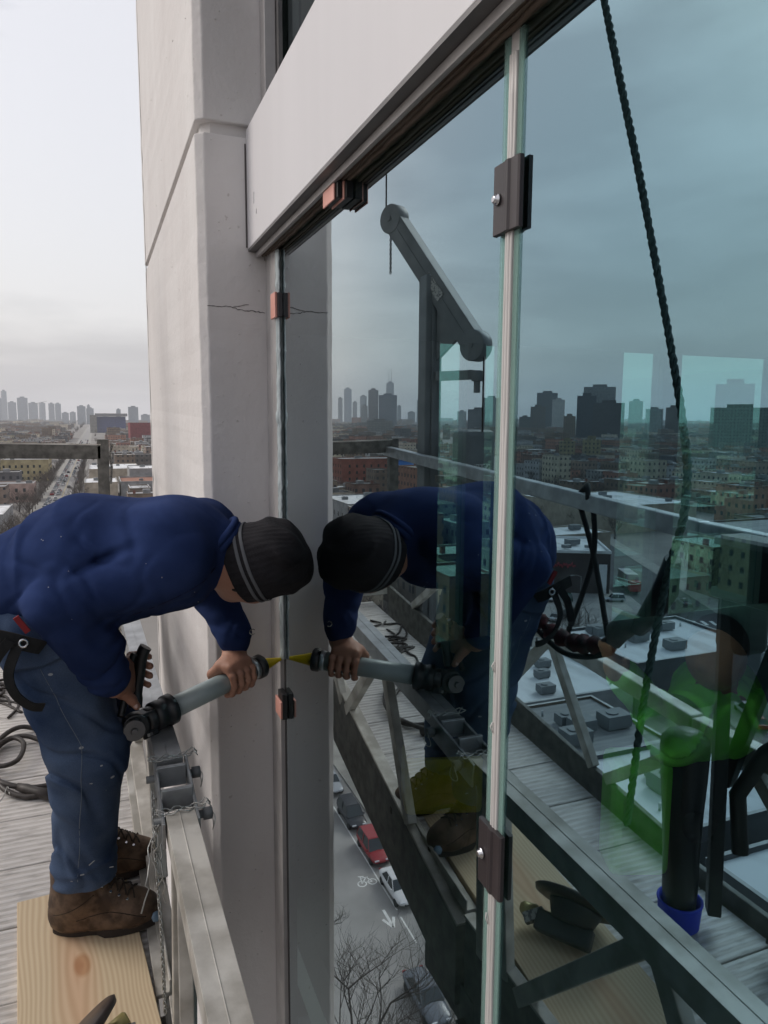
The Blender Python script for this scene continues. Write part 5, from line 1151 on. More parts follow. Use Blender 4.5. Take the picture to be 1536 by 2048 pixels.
for (u,v,s) in ((5,6,1.3),(10,4,1.0),(12,9,1.6),(15,5,.8),(7,13,1.2)):
    p=rp(u,v); g=MB(); g.box(p[0]-s,p[0]+s,p[1]-s*.6,p[1]+s*.6,GZ+9.4,GZ+9.4+s*.8); T.add('roof_unit',g,[M['post_grey']],bevel=.1)
g=MB(); p=rp(3.5,-.1); q=rp(11.5,-.1); 
P=[]
for i in range(64):
    t=i/63; P.append((p[0]+(q[0]-p[0])*t+uy.x*-.15,p[1]+(q[1]-p[1])*t+uy.y*-.15,GZ+6.3+.42*math.sin(i*1.35)+.28*math.sin(i*.57+1)))
g.tube(P,.10,5); T.add('red_lettering',g,[rd])
for u,z,w_,h_ in ((10,2.6,.5,.5),(10,1.2,.3,.5),(5,1.3,.3,.5)):
    g=MB(); g.poly([rp(u,-.1),rp(u+w_,-.1),rp(u+w_,0),rp(u,0)],GZ+z,GZ+z+h_); T.add('notice',g,[sg])
for k in range(5):
    p=(-116-3.6*k,186+6*k); g=MB(); g.rbox(p[0],p[1],5.5,3.0,GZ,GZ+8.5,a,c=WHT+(0.,),topc=(.6,.6,.6,0.)); tag(g.build('storage_block',M['town']),'white storage block in the row behind the dark store','building','white storage blocks behind the store')
flatb('long_shed','long pale shed roof behind the dark store',-128,-98,158,172,7.5,TAN,M['white_roof'],3)
flatb('warehouse','broad warehouse with bright roof beyond the diagonal avenue',-196,-150,196,240,9,TAN,M['white_roof'],7)
flatb('brick_corner_house','dark red brick corner house with tall windows by the crossing',-168,-122,106,124,15,(.13,.07,.06),M['grey_roof'],3,windows=3.4)
flatb('brick_apartment_block','long red brick apartment block with rows of pale windows behind the blue tank',-166,-122,372,392,16,(.26,.10,.075),M['grey_roof'],4,windows=4.2)
flatb('white_roof_hall','low hall with white roof and green lower windows in front of the brick block',-99,-76,226,256,9.5,GRY,M['white_roof'],6,windows=4.5)
T=Th('water_tank','bright blue water tank on thin steel legs before the brick apartment block','water tank',(-128,300,GZ))
T.add('tank',MB().lathe([(0,3.9),(.2,4.1),(8.3,4.1),(8.5,3.9)],(-128,300,-27.2),(0,0,1),20),[mat('blue_tank',(.01,.13,.42),rough=.5)])
T.add('roof_cone',MB().lathe([(0,4.2),(1.1,.1)],(-128,300,-18.69),(0,0,1),20),[mat('blue_tank_roof',(.015,.11,.35),rough=.5)])
for k in range(6): a_=math.pi*k/3; T.add('leg',MB().beam((-128+3.4*math.cos(a_),300+3.4*math.sin(a_),GZ),(-128+3.2*math.cos(a_),300+3.2*math.sin(a_),-27.2),.35,.35),[M['dark_metal']])
# left, direct view
flatb('yellow_apartment_house','yellowish brick walk-up with rows of dark windows left of the street',-52,-26.5,476,512,12.5,(.40,.34,.20),M['grey_roof'],4,windows=3.2)
flatb('pink_shop_house','pinkish plastered house with red roof edge on the left kerb',-48,-26.6,360,376,8,(.45,.33,.29),M['grey_roof'],2,windows=3.2)
flatb('corner_shed','low grey shed with pale roof left of the street',-62,-28,255,285,7,GRY,M['white_roof'],3)
flatb('white_gabled_hall','pale roofed market hall right of the street',-5.5,9,362,392,7.5,TAN,M['white_roof'],3)
flatb('brown_roof_hall','hall with brown roof and white parapet against the pillar edge',10.5,34,366,398,7.0,GRY,mat('brown_roof',(.24,.11,.07),rough=.9,color2=(.30,.15,.10),nscale=.3),2,.8)
flatb('grey_roof_box','grey box shaped extension behind the brown roof',16,34,402,430,11,GRY,M['white_roof'],2)
flatb('tan_warehouse','tan warehouse farther down the street on its right',-4,24,450,500,8,TAN,M['white_roof'],4)
def towerb(name,lab,cx,cy,w,d,h,wall,alpha,top=None,ang=0,cat='tower block',extra=None,group=None):
    T=Th(name,lab,cat,(cx,cy,GZ),group); g=MB(); g.rbox(cx,cy,w/2,d/2,GZ,GZ+h,ang,c=wall+(alpha,)); T.add('wall',g,[M['town']])
    g=MB(); g.rbox(cx,cy,w/2*.45,d/2*.5,GZ+h+.001,GZ+h+h*.035+2,ang,c=W(wall,.7)+(0.,)); T.add('roof_plant',g,[M['town']])
    if extra: extra(T,g)
    return T
towerb('tower_block','teal tower at the very edge left of the sky line',-586.2,5569.2,15.0,10.5,159.9,(0.26, 0.3, 0.35),1.0,ang=0.105)
towerb('tower_block','tallest slim far tower of the left sky line',-622.4,6168.6,36.8,25.7,229.7,(0.26, 0.3, 0.35),1.0,ang=0.101)
towerb('tower_block','broad far block beside the tallest slim tower',-516.9,5576.0,51.8,36.2,136.9,(0.26, 0.3, 0.35),1.0,ang=0.092)
towerb('tower_block','pale square far tower with white corner',-420.4,5182.9,60.1,42.0,159.0,(0.26, 0.3, 0.35),1.0,ang=0.081)
towerb('tower_block','far block behind the tower crane',-401.8,5786.0,61.3,42.9,138.0,(0.26, 0.3, 0.35),1.0,ang=0.069)
towerb('tower_block','narrow far block right of the crane',-353.8,5989.5,40.4,28.3,142.0,(0.26, 0.3, 0.35),1.0,ang=0.059)
towerb('tower_block','left half of the stepped far pair',-263.6,5393.5,36.7,25.7,128.7,(0.26, 0.3, 0.35),1.0,ang=0.049)
towerb('tower_block','right half of the stepped far pair',-227.8,5495.2,37.7,26.4,130.7,(0.26, 0.3, 0.35),1.0,ang=0.041)
towerb('tower_block','lowest far block in the gap of the sky line',-160.4,4797.3,38.6,27.0,65.1,(0.26, 0.3, 0.35),1.0,ang=0.033)
towerb('tower_block','low far block left of the wide pair',-123.8,4998.4,34.8,24.3,69.4,(0.26, 0.3, 0.35),1.0,ang=0.025)
towerb('tower_block','wide blue far tower of the middle pair',-61.2,4199.5,41.7,29.2,96.3,(0.26, 0.3, 0.35),1.0,ang=0.015)
towerb('tower_block','wide darker far tower of the middle pair',-19.8,4299.9,38.0,26.6,87.1,(0.26, 0.3, 0.35),1.0,ang=0.005)
towerb('tower_block','small mast tower on the middle pair',-26.8,4399.9,15.5,10.9,104.9,(0.26, 0.3, 0.35),1.0,ang=0.006)
towerb('tower_block','narrow dark far tower before the pillar',111.7,3798.3,20.7,14.5,77.1,(0.26, 0.3, 0.35),1.0,ang=-0.029)
towerb('tower_block','squat far tower with dark cap before the pillar',170.4,3595.9,44.1,30.9,86.9,(0.26, 0.3, 0.35),1.0,ang=-0.047)
towerb('tower_block','tiny far block over the blue hall',57.9,4499.6,21.5,15.0,58.1,(0.26, 0.3, 0.35),1.0,ang=-0.013)
towerb('tower_block','low far block touching the pillar edge',260.7,4191.8,46.7,32.7,54.4,(0.26, 0.3, 0.35),1.0,ang=-0.062)
towerb('tower_block','faint far tower by the mirrored pillar edge',-2030.6,6174.6,39.9,27.9,220.0,(0.16, 0.18, 0.22),1.0,ang=-2.824)
towerb('tower_block','blue slim far tower with flat head, mirrored',-2093.6,6153.5,66.5,46.6,300.0,(0.2, 0.25, 0.33),1.0,ang=-2.814)
towerb('tower_block','short far block right of the blue slim tower, mirrored',-2053.0,5850.2,38.1,26.7,177.8,(0.17, 0.19, 0.22),1.0,ang=-2.804)
towerb('tower_block','pointed far tower, mirrored',-2052.4,5638.0,53.3,37.3,222.6,(0.2, 0.22, 0.25),1.0,ang=-2.792)
towerb('tower_block','striped pale block under the pointed tower, mirrored',-1133.1,3099.3,29.3,20.5,96.7,(0.32, 0.32, 0.32),1.0,ang=-2.791)
towerb('tower_block','tall pale grey tower with rounded head, mirrored',-1063.7,2805.0,41.0,28.7,154.9,(0.25, 0.24, 0.25),1.0,ang=-2.779)
towerb('tower_block','broad dark ribbed tower in front of the antennas, mirrored',-1081.8,2690.5,71.4,50.0,131.2,(0.14, 0.16, 0.2),1.0,ang=-2.759)
towerb('tower_block','black tapering tower with two antennas, mirrored',-2368.1,5837.9,64.6,45.2,343.9,(0.1, 0.12, 0.16),1.0,ang=-2.756)
towerb('tower_block','wide gridded slab at the foot of the broad tower, mirrored',-543.7,1397.7,52.3,36.6,34.9,(0.26, 0.26, 0.25),1.0,ang=-2.771)
towerb('tower_block','small far block right of the broad tower, mirrored',-1860.4,4424.8,26.3,18.4,123.3,(0.2, 0.23, 0.26),1.0,ang=-2.744)
towerb('tower_block','low far block in the mirrored middle gap',-1813.4,4118.4,46.1,32.3,81.1,(0.2, 0.23, 0.26),1.0,ang=-2.727)
towerb('tower_block','lone dark far tower left of the mast, mirrored',-1939.4,4281.2,32.1,22.5,160.0,(0.15, 0.17, 0.2),1.0,ang=-2.716)
towerb('tower_block','far block touching the mast, mirrored',-1891.7,4083.0,33.8,23.6,99.5,(0.2, 0.22, 0.25),1.0,ang=-2.708)
towerb('tower_block','dark tower with white vertical stripes, mirrored',-726.6,1312.1,43.4,30.4,58.3,(0.1, 0.11, 0.12),1.0,ang=-2.636)
towerb('tower_block','roof framed tower behind the striped tower, mirrored',-1047.9,1819.7,46.4,32.5,99.1,(0.13, 0.17, 0.17),1.0,ang=-2.619)
towerb('tower_block','brown block right of the mast, mirrored',-624.6,1252.9,14.3,10.0,26.6,(0.14, 0.1, 0.09),1.0,ang=-2.679)
towerb('tower_block','pale gridded tower left of the striped one, mirrored',-1207.8,2302.4,31.7,22.2,66.3,(0.3, 0.34, 0.33),1.0,ang=-2.658)
towerb('tower_block','near black tower with small roof box, mirrored',-1290.8,1903.4,61.5,43.0,119.4,(0.07, 0.075, 0.09),1.0,ang=-2.546)
towerb('tower_block','stepped brown tower in front of the black one, mirrored',-937.9,1417.7,33.4,23.4,67.6,(0.13, 0.11, 0.1),1.0,ang=-2.557)
towerb('tower_block','dark low block by the mullion, mirrored',-1021.1,1602.2,27.6,19.3,45.7,(0.07, 0.08, 0.08),1.0,ang=-2.574)
towerb('tower_block','white tower beside the black one, mirrored',-1261.8,1802.1,35.6,24.9,96.5,(0.5, 0.48, 0.45),1.0,ang=-2.531)
towerb('tower_block','tan brick block below the white tower, mirrored',-702.5,972.9,18.5,13.0,44.4,(0.22, 0.17, 0.13),1.0,ang=-2.516)
towerb('tower_block','dark left half of the big dark block, mirrored',-783.0,1037.6,31.4,22.0,79.1,(0.055, 0.06, 0.075),1.0,ang=-2.495)
towerb('tower_block','wide tower with comb like white crown, mirrored',-1045.5,1340.1,67.5,47.2,110.5,(0.2, 0.2, 0.2),1.0,ang=-2.479)
towerb('tower_block','wide dark balcony block, mirrored',-749.5,936.9,46.5,32.6,64.7,(0.07, 0.065, 0.07),1.0,ang=-2.467)
towerb('tower_block','yellow brick block left of its twin, mirrored',-373.3,519.8,13.2,9.2,20.2,(0.3, 0.26, 0.16),1.0,ang=-2.519)
towerb('tower_block','yellow brick block with dark windows, mirrored',-377.3,491.9,14.5,10.2,22.5,(0.3, 0.26, 0.16),1.0,ang=-2.487)
towerb('tower_block','dark brown tower behind the hanging rope, mirrored',-1026.8,1093.4,28.4,19.9,62.8,(0.1, 0.09, 0.08),1.0,ang=-2.388)
towerb('tower_block','very wide gridded office slab at the right edge, mirrored',-663.3,607.7,57.8,40.4,52.4,(0.13, 0.15, 0.14),1.0,ang=-2.312)
towerb('tower_block','pale twin tower left of the church spire, mirrored',-1105.8,1291.1,29.1,20.4,79.8,(0.3, 0.33, 0.33),1.0,ang=-2.433)
towerb('tower_block','low pale tower behind the church spire, mirrored',-1268.4,1414.5,40.0,28.0,66.0,(0.2, 0.25, 0.24),1.0,ang=-2.411)
towerb('tower_block','broad crowned tower seen straight through the end window',513.1,475.9,30.0,21.0,69.1,(0.22, 0.24, 0.22),1.0,ang=-0.823)
# hancock [-2.36817426e+03  5.83795775e+03  2.62133058e-01]
# crane [-314.42066565 4990.10417176  -11.81754914]
# spire [-594.1678282   675.99156203    1.67775936]
# bluehall [  40.39284996 1899.5705877    -3.6743028 ]
# redblock [  63.58728902 1148.2406789    -2.01933169]
# landmark shapes
T=Th('antenna_mast','pair of thin antennas on the black tapering tower, mirrored','antenna',(-2368,5838,GZ))
for dx in (-12,12): T.add('antenna',MB().tube([(-2368+dx,5838,250),(-2368+dx,5838,430)],[3,1.5],6),[M['dark_metal']])
T=Th('tower_crane','thin tower crane among the far blocks of the left sky line','crane',(-314,4990,GZ))
T.add('crane_mast',MB().tube([(-314,4990,GZ),(-314,4990,88)],1.8,4),[M['dark_metal']]); T.add('crane_jib',MB().beam((-345,4990,80),(-268,4990,98),2,2),[M['dark_metal']])
T=Th('church_spire','pointed green grey church spire between the end window bars, mirrored','church',(-594,676,GZ))
T.add('tower',MB().box(-599,-589,671,681,GZ,-22,c=(.16,.15,.13,0.)),[M['town']]); T.add('spire',MB().lathe([(0,5),(10,2.6),(24,.2)],(-594,676,-22),(0,0,1),8),[M['post_grey']]); T.add('nave',MB().box(-596,-590,640,671,GZ,-27,c=(.16,.13,.11,0.)),[M['town']])
T=flatb('institute_block','long blue fronted institute with grey attic at the end of the street',6,74,1960,2010,40,(.06,.08,.20),M['grey_roof'],1)
T.add('attic',MB().box(2,78,1950,2000,3,10,c=(.25,.25,.26,1.)),[M['town']]); T.add('side_block',MB().box(-10,5.9,1940,2000,GZ,6,c=(.26,.25,.23,1.)),[M['town']])
flatb('red_mill_block','tall red brick block beside the pillar edge in the distance',48,84,1120,1190,30,(.22,.05,.055),M['grey_roof'],1)
# ---- ordinary town fill
occ=[(-60,-30,15,84),(-90,-58,60,96),(-125,-70,92,165),(-135,-95,150,180),(-200,-100,170,245),(-175,-115,95,130),(-172,-116,366,398),(-104,-70,222,262),(-140,-118,290,310),(-56,-22,470,518),(-52,-22,355,380),(-66,-24,250,290),(-8,38,355,440),(-8,28,445,505),(-20,90,1930,2020),(40,92,1110,1200),(-606,-580,636,686)]
def blocked(x0,x1,y0,y1):
    for a,b,c,d in occ:
        if x1>a and x0<b and y1>c and y0<d: return True
    if x1>-29 and x0<-4: return True
    if x0<25 and x1>-8 and y0<60: return True
    cx,cy=(x0+x1)/2,(y0+y1)/2; rel=Vector((cx,cy))-D0
    if abs(rel.dot(nn_))<8+.5*(x1-x0)+6 and rel.dot(dd_)>-20: return True
    return False
def visible(x,y):
    a=math.degrees(math.atan2(x,y)); return (-8.5<a<5.2) or (-52<a<-15.5) or (23<a<53)
rg=random.Random(42)
walls=[BR,(.16,.10,.08),TAN,GRY,DKG,BRN,BRN,(.22,.17,.14),CRM,(.13,.12,.11),(.26,.14,.10)]
roofs=[RW,RW,(.72,.73,.73),(.66,.66,.65),RG,RG,RD,RT,(.22,.22,.215),(.45,.44,.42),(.11,.11,.11)]
cells=[]; trees=[]
r_=95.0
sizes=[(95,620,15,19),(620,1500,24,28),(1500,3400,46,52),(3400,7000,110,120)]
for (ra,rb,sx,sy) in sizes:
    nx=int(rb*1.0/sx)
    for i in range(-nx,nx+1):
        for j in range(int(rb/sy)+1):
            x=i*sx+ (3 if i%2 else 0); y=j*sy; d=math.hypot(x,y)
            if not (ra<=d<rb) or not visible(x,y): continue
            if j%6==5 or i%9==8: 
                if rg.random()<.5: trees.append((x+rg.uniform(-4,4),y+rg.uniform(-5,5),d))
                continue
            w_=sx*rg.uniform(.55,.93); l_=sy*rg.uniform(.6,.97); x0=x-w_/2+rg.uniform(-.05,.05)*sx; y0=y-l_/2
            if blocked(x0-1,x0+w_+1,y0-1,y0+l_+1): continue
            if rg.random()<.16: trees.append((x,y,d)); continue
            h=rg.choice([4.5,6.5,7,8,8.5,9,10,11,12.5])*(1 if rg.random()<.93 else 1.7)
            if d>1100 and rg.random()<(.04 if d<3400 else .12): h=rg.uniform(14,25)*(1 if d<3400 or x>-600 else 1.8)
            cells.append((d,x0,x0+w_,y0,y0+l_,h,rg.choice(walls),rg.choice(roofs),rg.random()))
            if rg.random()<.35: trees.append((x0+w_+2,y0+rg.uniform(0,l_),d))
cells.sort(key=lambda c:c[0])
def shade(c,k): return tuple(min(.8,v*k) for v in c)
def housebox(g,c):
    d,x0,x1,y0,y1,h,wl,rf,q=c; zt=GZ+h
    g.box(x0,x1,y0,y1,GZ,zt,c=shade(wl,1.0+.5*q)+(1.,),topc=shade(rf,.85+.3*q)+(0.,))
    p=.5; e=.35
    for (a,b,cc,dd2) in ((x0,x1,y0,y0+e),(x0,x1,y1-e,y1),(x0,x0+e,y0+e,y1-e),(x1-e,x1,y0+e,y1-e)):
        g.box(a,b,cc,dd2,zt+.003,zt+p,c=shade(wl,.9)+(0.,),topc=shade(rf,1.15)+(0.,))
    if q>.25:
        cx=x0+(x1-x0)*(.3+.4*q);cy=y0+(y1-y0)*(.7-.4*q); s=(x1-x0)*.09+.3; g.box(cx-s,cx+s,cy-s,cy+s,zt+.003,zt+1.0+s*.5,c=(.25,.25,.25,0.),topc=(.33,.33,.33,0.))
    if q>.6:
        cx=x0+(x1-x0)*.2;cy=y0+(y1-y0)*.3; g.box(cx-.5,cx+.5,cy-.5,cy+.5,zt+.003,zt+1.6,c=(.2,.09,.07,0.),topc=(.1,.08,.08,0.))
adj=lambda c:('dark' if sum(c)<.36 else 'pale' if sum(c)>.9 else 'mid toned')
NI=200
cnt={}
for k,c in enumerate(cells[:NI]):
    g=MB(); housebox(g,c); o=g.build('town_house',M['town'])
    wn_='brick' if c[6][0]>c[6][1]*1.5 else ('grey' if abs(c[6][0]-c[6][2])<.03 else 'brown'); side='mirrored' if c[1]<-20 and math.atan2(c[1],c[3])<-.2 else ('beyond the end window' if c[1]>60 else 'left of the pillar')
    tag(o,'%s flat block with %s roof in the dense rows, %s'%(wn_,adj(c[7]),side),'building','%s blocks with %s roofs in the rows, %s'%(wn_,adj(c[7]),side))
g=MB()
for c in cells[NI:]: housebox(g,c)
tag(g.build('distant_rooftops',M['town'],recalc=False),'dense mass of low distant rooftops reaching to the horizon','rooftops',kind='stuff')
# ---- bare trees
def branch(g,p,d,l,r,depth,rnd):
    n=3; P=[p]; q=p; dd=d.copy()
    for i in range(n):
        dd=(dd+Vector((rnd.uniform(-.2,.2),rnd.uniform(-.2,.2),rnd.uniform(-.05,.16)))).normalized(); q=q+dd*(l/n); P.append(q)
    g.tube(P,[r,r*.85,r*.7,r*.5],4 if depth>1 else 5,caps=False)
    if depth<=0: return
    k=3 if depth>2 else 4
    for i in range(k+1):
        t=P[1+i%3] if i<k else P[-1]; a=Vector((rnd.uniform(-1,1),rnd.uniform(-1,1),rnd.uniform(-.15,.8))).normalized()
        branch(g,t,(dd*.75+a*.85).normalized(),l*rnd.uniform(.55,.78),r*.5,depth-1,rnd)
def treemesh(seed,depth,h,rr_=.17):
    rnd=random.Random(seed); tr=MB(); tr.tube([(0,0,0),(.05,0,h*.12),(0,.06,h*.25)],[rr_*1.3,rr_*1.05,rr_],7); cr_=MB()
    for i in range(5):
        a=i*1.3+rnd.random(); branch(cr_,Vector((0,.06,h*(.2+.012*i))),Vector((math.cos(a)*.7,math.sin(a)*.7,.8)).normalized(),h*.34,rr_*.6,depth,rnd)
    return tr,cr_
def mk_tree(seed,depth,h,label,group,loc,parts=True):
    a,b=treemesh(seed,depth,h)
    t=thing('bare_tree',label,'tree',loc,0,group); ta=a.build('trunk',M['bark'],t,recalc=False); tb=b.build('crown',M['bark'],t,recalc=False); return t
big=mk_tree(5,4,11.5,'large bare tree beside the street, its twigs filling the bottom of the mirrored road',None,(-10.6,33.5,GZ))
big2=mk_tree(9,4,9.5,'second bare street tree nearer to the pillar foot, mirrored','',(-9.0,41,GZ)); 
big3=mk_tree(12,4,8.0,'bare tree standing in the yard between the white roofs, mirrored',None,(-53,36,GZ))
tp=[mk_tree(20+i,3,8.5,'bare street tree between the houses',  'bare trees among the town blocks',(0,0,0)) for i in range(3)]
trees=[t for t in trees if not (-29<t[0]<-4)]
for k in range(60): y=70+k*14.5; trees.append((-24.3,y,y)); 
for k in range(50): y=150+k*16; trees.append((-8.2,y,y))
trees.sort(key=lambda t:t[2]); ri=random.Random(3)
for k,(x,y,d) in enumerate(trees[:240]):
    o=tp[k] if k<3 else copy_tree(tp[k%3]); reg=('mirrored town' if math.atan2(x,y)<-.25 else 'town beyond the end window' if x>60 else 'long street left of the pillar'); dz=('nearest' if d<260 else 'middle' if d<520 else 'far'); o['label']='bare leafless tree among the %s rows of the %s'%(dz,reg); o['group']='bare trees, %s rows, %s'%(dz,reg); o.location=(x,y,GZ); o.rotation_euler=(0,0,ri.uniform(0,6)); s=ri.uniform(.75,1.35); o.scale=(s,s,s)
g=MB()
for (x,y,d) in trees[240:]:
    rad=3.2*(1 if d<1500 else d/1500); h=8.5*(1 if d<1500 else min(2.2,d/1500))
    for i in range(26 if d<1500 else 16):
        a=ri.uniform(0,6.28); e_=ri.uniform(.2,1.0); p=(x+rad*math.cos(a)*e_,y+rad*math.sin(a)*e_,GZ+h*ri.uniform(.45,1)); w_=.10*(1 if d<900 else d/900); b=len(g.v)
        g.v+=[(x+(p[0]-x)*.2,y+(p[1]-y)*.2,GZ+h*.3),(p[0]-w_,p[1],p[2]),(p[0]+w_,p[1]+w_,p[2]+w_)]; g.face((b,b+1,b+2))
tag(g.build('distant_bare_woods',M['bark'],recalc=False),'brown haze of distant bare treetops between the rooftops','trees',kind='stuff')
# ---- cars
def car_proto(kind,paint,label,group):
    T=thing('parked_car',label,'car',(0,0,0),0,group)
    # length along +Y (nose), widths and heights by section
    Ln={'sedan':4.7,'suv':4.6,'hatch':4.3}[kind]; H_={'sedan':1.46,'suv':1.70,'hatch':1.52}[kind]; hw=.90
    sec=[(-1,.55,.62,.74),(-.97,.80,.40,.92),(-.80,.88,.30,.98),(-.3,.90,.26,.96),(.3,.90,.26,.95),(.62,.89,.28,.90),(.85,.84,.34,.80),(.97,.70,.40,.68),(1,.50,.45,.60)]
    if kind!='sedan': sec[0]=(-1,.70,.55,.95); sec[1]=(-.98,.84,.40,1.02)
    g=MB(); n=8
    for (t,w_,zb,zt_) in sec:
        y=t*Ln/2; w_*=1.0
        for (a,z) in ((-w_*.82,zb),(-w_,zb+.12),(-w_,(zb+zt_)/2+.08),(-w_*.93,zt_),(w_*.93,zt_),(w_,(zb+zt_)/2+.08),(w_,zb+.12),(w_*.82,zb)): g.v.append((a,y,z))
    m=len(sec)
    for i in range(m-1):
        for k in range(n): k2=(k+1)%n; g.face((i*n+k,(i+1)*n+k,(i+1)*n+k2,i*n+k2),0,None,True)
    g.face(range(n)); g.face([(m-1)*n+k for k in range(n)][::-1]); body=g.build('body',paint,T)
    sd_=body.modifiers.new('s','SUBSURF'); sd_.levels=1; sd_.render_levels=1
    y0,y1,r0,r1={'sedan':(-.66,.42,-.40,.12),'suv':(-.93,.45,-.80,.16),'hatch':(-.90,.44,-.62,.14)}[kind]; y0*=Ln/2;y1*=Ln/2;r0*=Ln/2;r1*=Ln/2
    g=MB(); B_=[(-.80,y0,.90),(.80,y0,.90),(.80,y1,.88),(-.80,y1,.88)]; T_=[(-.62,r0,H_-.04),(.62,r0,H_-.04),(.62,r1,H_-.05),(-.62,r1,H_-.05)]; g.v=B_+T_
    for q in ((0,1,5,4),(1,2,6,5),(2,3,7,6),(3,0,4,7)): g.face(q)
    g.face((4,5,6,7)); g.build('cabin_glass',M['car_glass'],T,.03)
    g=MB(); g.v=[(-.63,r0-.05,H_-.045),(.63,r0-.05,H_-.045),(.63,r1+.05,H_-.055),(-.63,r1+.05,H_-.055),(-.55,r0+.05,H_+.01),(.55,r0+.05,H_+.01),(.55,r1-.05,H_),(-.55,r1-.05,H_)]
    for q in ((0,1,5,4),(1,2,6,5),(2,3,7,6),(3,0,4,7),(4,5,6,7),(3,2,1,0)): g.face(q)
    g.build('car_roof',paint,T,.02)
    for s in (-1,1):
        g=MB()
        for (a,b) in (((.80*s,y1,.88),(.62*s,r1,H_-.05)),((.80*s,y0,.90),(.62*s,r0,H_-.04)),((.81*s,(y0+y1)/2,.90),(.635*s,(r0+r1)/2,H_-.04))): g.beam(a,b,.06,.05)
        g.build('pillar_trim',paint,T)
        g=MB(); g.box(.90*s-.08,.90*s+.08,y1-.25,y1-.12,.90,1.02); g.build('side_mirror',paint,T,.02)
        for yy in (-.62,.64):
            w1=MB(); w1.lathe([(-.1,.30),(-.09,.32),(.09,.32),(.1,.30)],(.80*s,yy*Ln/2,.32),(1,0,0),18); w1.build('wheel',M['tyre'],T)
        g=MB(); g.box(.50*s-.20,.50*s+.20,.93*Ln/2,.985*Ln/2-.01,.60,.73); g.build('headlight',M['lamp_glass'],T,.02)
        g=MB(); g.box(.62*s-.14,.62*s+.14,-.99*Ln/2,-.96*Ln/2,.70,.86); g.build('tail_light',M['red'],T,.01)
    g=MB(); g.box(-.38,.38,.975*Ln/2,.995*Ln/2,.42,.58); g.build('grille',M['tyre'],T)
    return T
def put(o,x,y,rz): o.location=(x,y,GZ+.05); o.rotation_euler=(0,0,rz); return o
pr={}
def car(kind,col,x,y,rz,label,group=None):
    k=(kind,col)
    if k not in pr: o=car_proto(kind,CP[col],label,group); pr[k]=o
    else: o=copy_tree(pr[k]); o['label']=label
    if group: o['group']=group
    elif 'group' in o: del o['group']
    return put(o,x,y,rz)
PIr=math.pi
car('sedan','silver',-20.2,68.2,PIr,'silver sedan farthest of the four cars parked along the mirrored kerb','cars parked along the mirrored kerb')
car('suv','black',-20.25,61.4,PIr,'black off roader parked between the silver sedan and the red one','cars parked along the mirrored kerb')
car('suv','red',-20.25,55.6,PIr,'dark red family wagon parked behind the white saloon','cars parked along the mirrored kerb')
car('sedan','white',-20.2,49.9,PIr,'white saloon nearest of the four cars parked along the mirrored kerb','cars parked along the mirrored kerb')
car('sedan','grey',-17.6,38.8,PIr,'bluish grey car driving down the lane at the bottom of the mirror')
car('sedan','white',-87.5,126.9,.5,'small white car parked before the dark store','cars on the store lot')
car('hatch','green',-91,125.5,.5,'dark green car beside the small white one','cars on the store lot')
car('suv','silver',-99.5,121.0,-1.1,'pale silver wagon parked sideways on the lot','cars on the store lot')
car('sedan','silver',-79.5,113.3,.9,'silver saloon near the fence of the lot','cars on the store lot')
car('suv','black',-83.2,114.2,.9,'black wagon half hidden by the straps','cars on the store lot')
car('sedan','white',-68.3,107.2,-1.3,'white car at the lot entry beside the mullion','cars on the store lot')
car('sedan','white',-89.3,77.5,.35,'white taxi on the crossing street at the right edge')
car('suv','white',-76.5,66.5,.4,'white wagon behind the red car near the hoist','cars by the hoist')
car('hatch','red',-74.5,63.5,.4,'red car in front of the white wagon near the hoist','cars by the hoist')
car('sedan','grey',-111.5,113.5,.42,'grey car rolling on the diagonal avenue')
TT=Th('delivery_truck','pale box truck with red cab parked beside the diagonal avenue','truck',(-109,127,GZ))
TT.add('cargo_box',MB().rbox(-110.5,130,1.3,3.4,GZ+1.0,GZ+3.9,.42,c=(.4,.38,.38,0.),topc=(.5,.5,.5,0.)),[M['town']]); TT.add('cab',MB().rbox(-108.4,125.3,1.2,1.1,GZ+.6,GZ+2.9,.42),[CP['red']],bevel=.2)
for (u,v) in ((-1.1,-3.6),(1.1,-3.6),(-1.1,2),(1.1,2)): TT.add('wheel',MB().lathe([(-.15,.5),(.15,.5)],(-110+u*.9+ -v*.41,129+v*.91,GZ+.5),(1,.4,0),12),[M['tyre']])
# traffic far up the street, small in the picture
cols=['white','silver','black','grey','red','white','silver']; kinds=['sedan','suv','hatch']
simple=[]
for i,c in enumerate(cols[:5]):
    g=MB(); g.box(-.88,.88,-2.2,2.2,.28,.92); b=len(g.v); g.v+=[(-.78,-1.7,.92),(.78,-1.7,.92),(.78,1.0,.92),(-.78,1.0,.92),(-.62,-1.3,1.48),(.62,-1.3,1.48),(.62,.2,1.48),(-.62,.2,1.48)]
    for q in ((0,1,5,4),(1,2,6,5),(2,3,7,6),(3,0,4,7)): g.face([b+t for t in q],1)
    g.face([b+4,b+5,b+6,b+7])
    for s in (-1,1):
        for yy in (-1.4,1.4): g.lathe([(-.1,.32),(.1,.32)],(.78*s,yy,.32),(1,0,0),10,mi=2)
    o=g.build('street_car',[CP[c],M['car_glass'],M['tyre']],None,.06); simple.append((o,c))
k=0; rc=random.Random(17)
def small(x,y,rz,where):
    global k
    o,c=simple[k%5]
    if k>=5: o=o.copy(); COL.objects.link(o)
    tag(o,'small %s car %s'%(c,where),'car','%s cars %s'%(c,where)); put(o,x,y,rz); k+=1
y=330
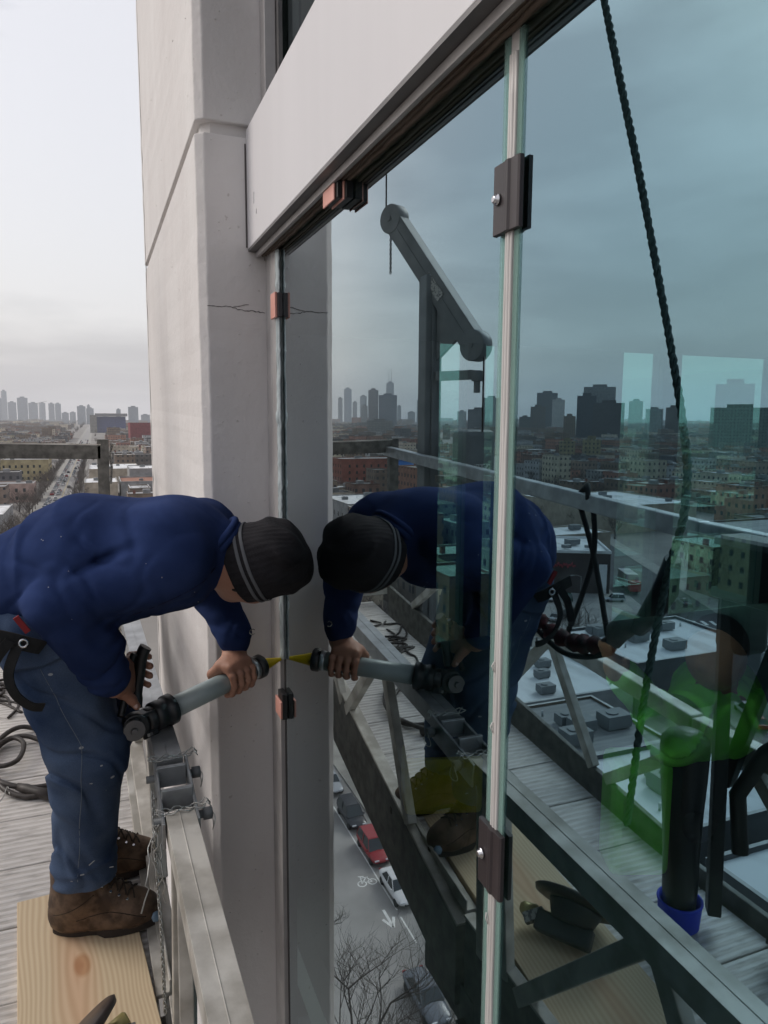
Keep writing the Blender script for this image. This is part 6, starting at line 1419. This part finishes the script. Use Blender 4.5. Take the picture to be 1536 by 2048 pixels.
while y<1300:
    if rc.random()<.8: small(-20.8,y,PIr,'parked along the far street left of the pillar')
    if rc.random()<.75: small(-11.0,y+2,0,'parked along the far street left of the pillar')
    if rc.random()<.28: small(-18.0,y,PIr,'driving on the far street left of the pillar')
    if rc.random()<.30: small(-14.2,y+3,0,'driving on the far street left of the pillar')
    y+=8.5 if y<700 else 17
# lamp posts
lp=Th('street_lamp','thin grey street lamp','street lamp',(0,0,GZ),'street lamps along the roads'); lp.add('pole',MB().tube([(0,0,GZ),(0,0,GZ+8.5)],[.10,.06],8),[M['dark_metal']]); lp.add('lamp_arm',MB().tube([(0,0,GZ+8.4),(1.0,0,GZ+8.8),(1.9,0,GZ+8.8)],.05,6),[M['dark_metal']]); lp.add('lamp_head',MB().box(1.7,2.4,-.15,.15,GZ+8.7,GZ+8.85),[M['post_grey']])
spots=[(-84,112,0),(-93,133,0),(-95,110,1),(-109,133,1),(-70,92,0),(-112,105,1)]+[(-22.8,100+40*i,0) for i in range(14)]+[(-9.3,330+40*i,3.14) for i in range(12)]
for i,(x,y,rz) in enumerate(spots):
    o=lp.r if i==0 else copy_tree(lp.r); o.location=(x,y,GZ); o.rotation_euler=(0,0,rz)
    o['label']='thin grey street lamp by the mirrored lot' if i<6 else 'thin grey street lamp along the long street'; o['group']='street lamps by the mirrored lot' if i<6 else 'street lamps along the long street'
# fence of the lot
FE=Th('lot_fence','low dark picket fence at the edge of the store lot','fence',(-80,102,GZ))
for i in range(26): p=Vector((-66,101))+(Vector((-94,103.5))-Vector((-66,101)))*(i/25); FE.add('picket',MB().box(p.x-.12,p.x+.12,p.y-.12,p.y+.12,GZ,GZ+1.5),[M['dark_metal']])
FE.add('fence_rail',MB().beam((-66,101,GZ+1.3),(-94,103.5,GZ+1.3),.08,.1),[M['dark_metal']])
# tall roofs with stepped white canopies
# ---- haze
hm=bpy.data.materials.new('haze_air'); hm.use_nodes=True; t=hm.node_tree; t.nodes.clear(); o_=t.nodes.new('ShaderNodeOutputMaterial'); pv=t.nodes.new('ShaderNodeVolumePrincipled'); pv.inputs['Color'].default_value=(.96,.98,1,1); pv.inputs['Density'].default_value=.00009; pv.inputs['Anisotropy'].default_value=.2
t.links.new(pv.outputs[0],o_.inputs['Volume'])
g=MB(); g.box(-8200,8200,-3000,8200,GZ-1,460); hz=g.build('haze',hm); tag(hz,kind='stuff'); hz['label']='thin pale haze over the town'
try: hm.cycles.homogeneous_volume=True
except Exception: pass
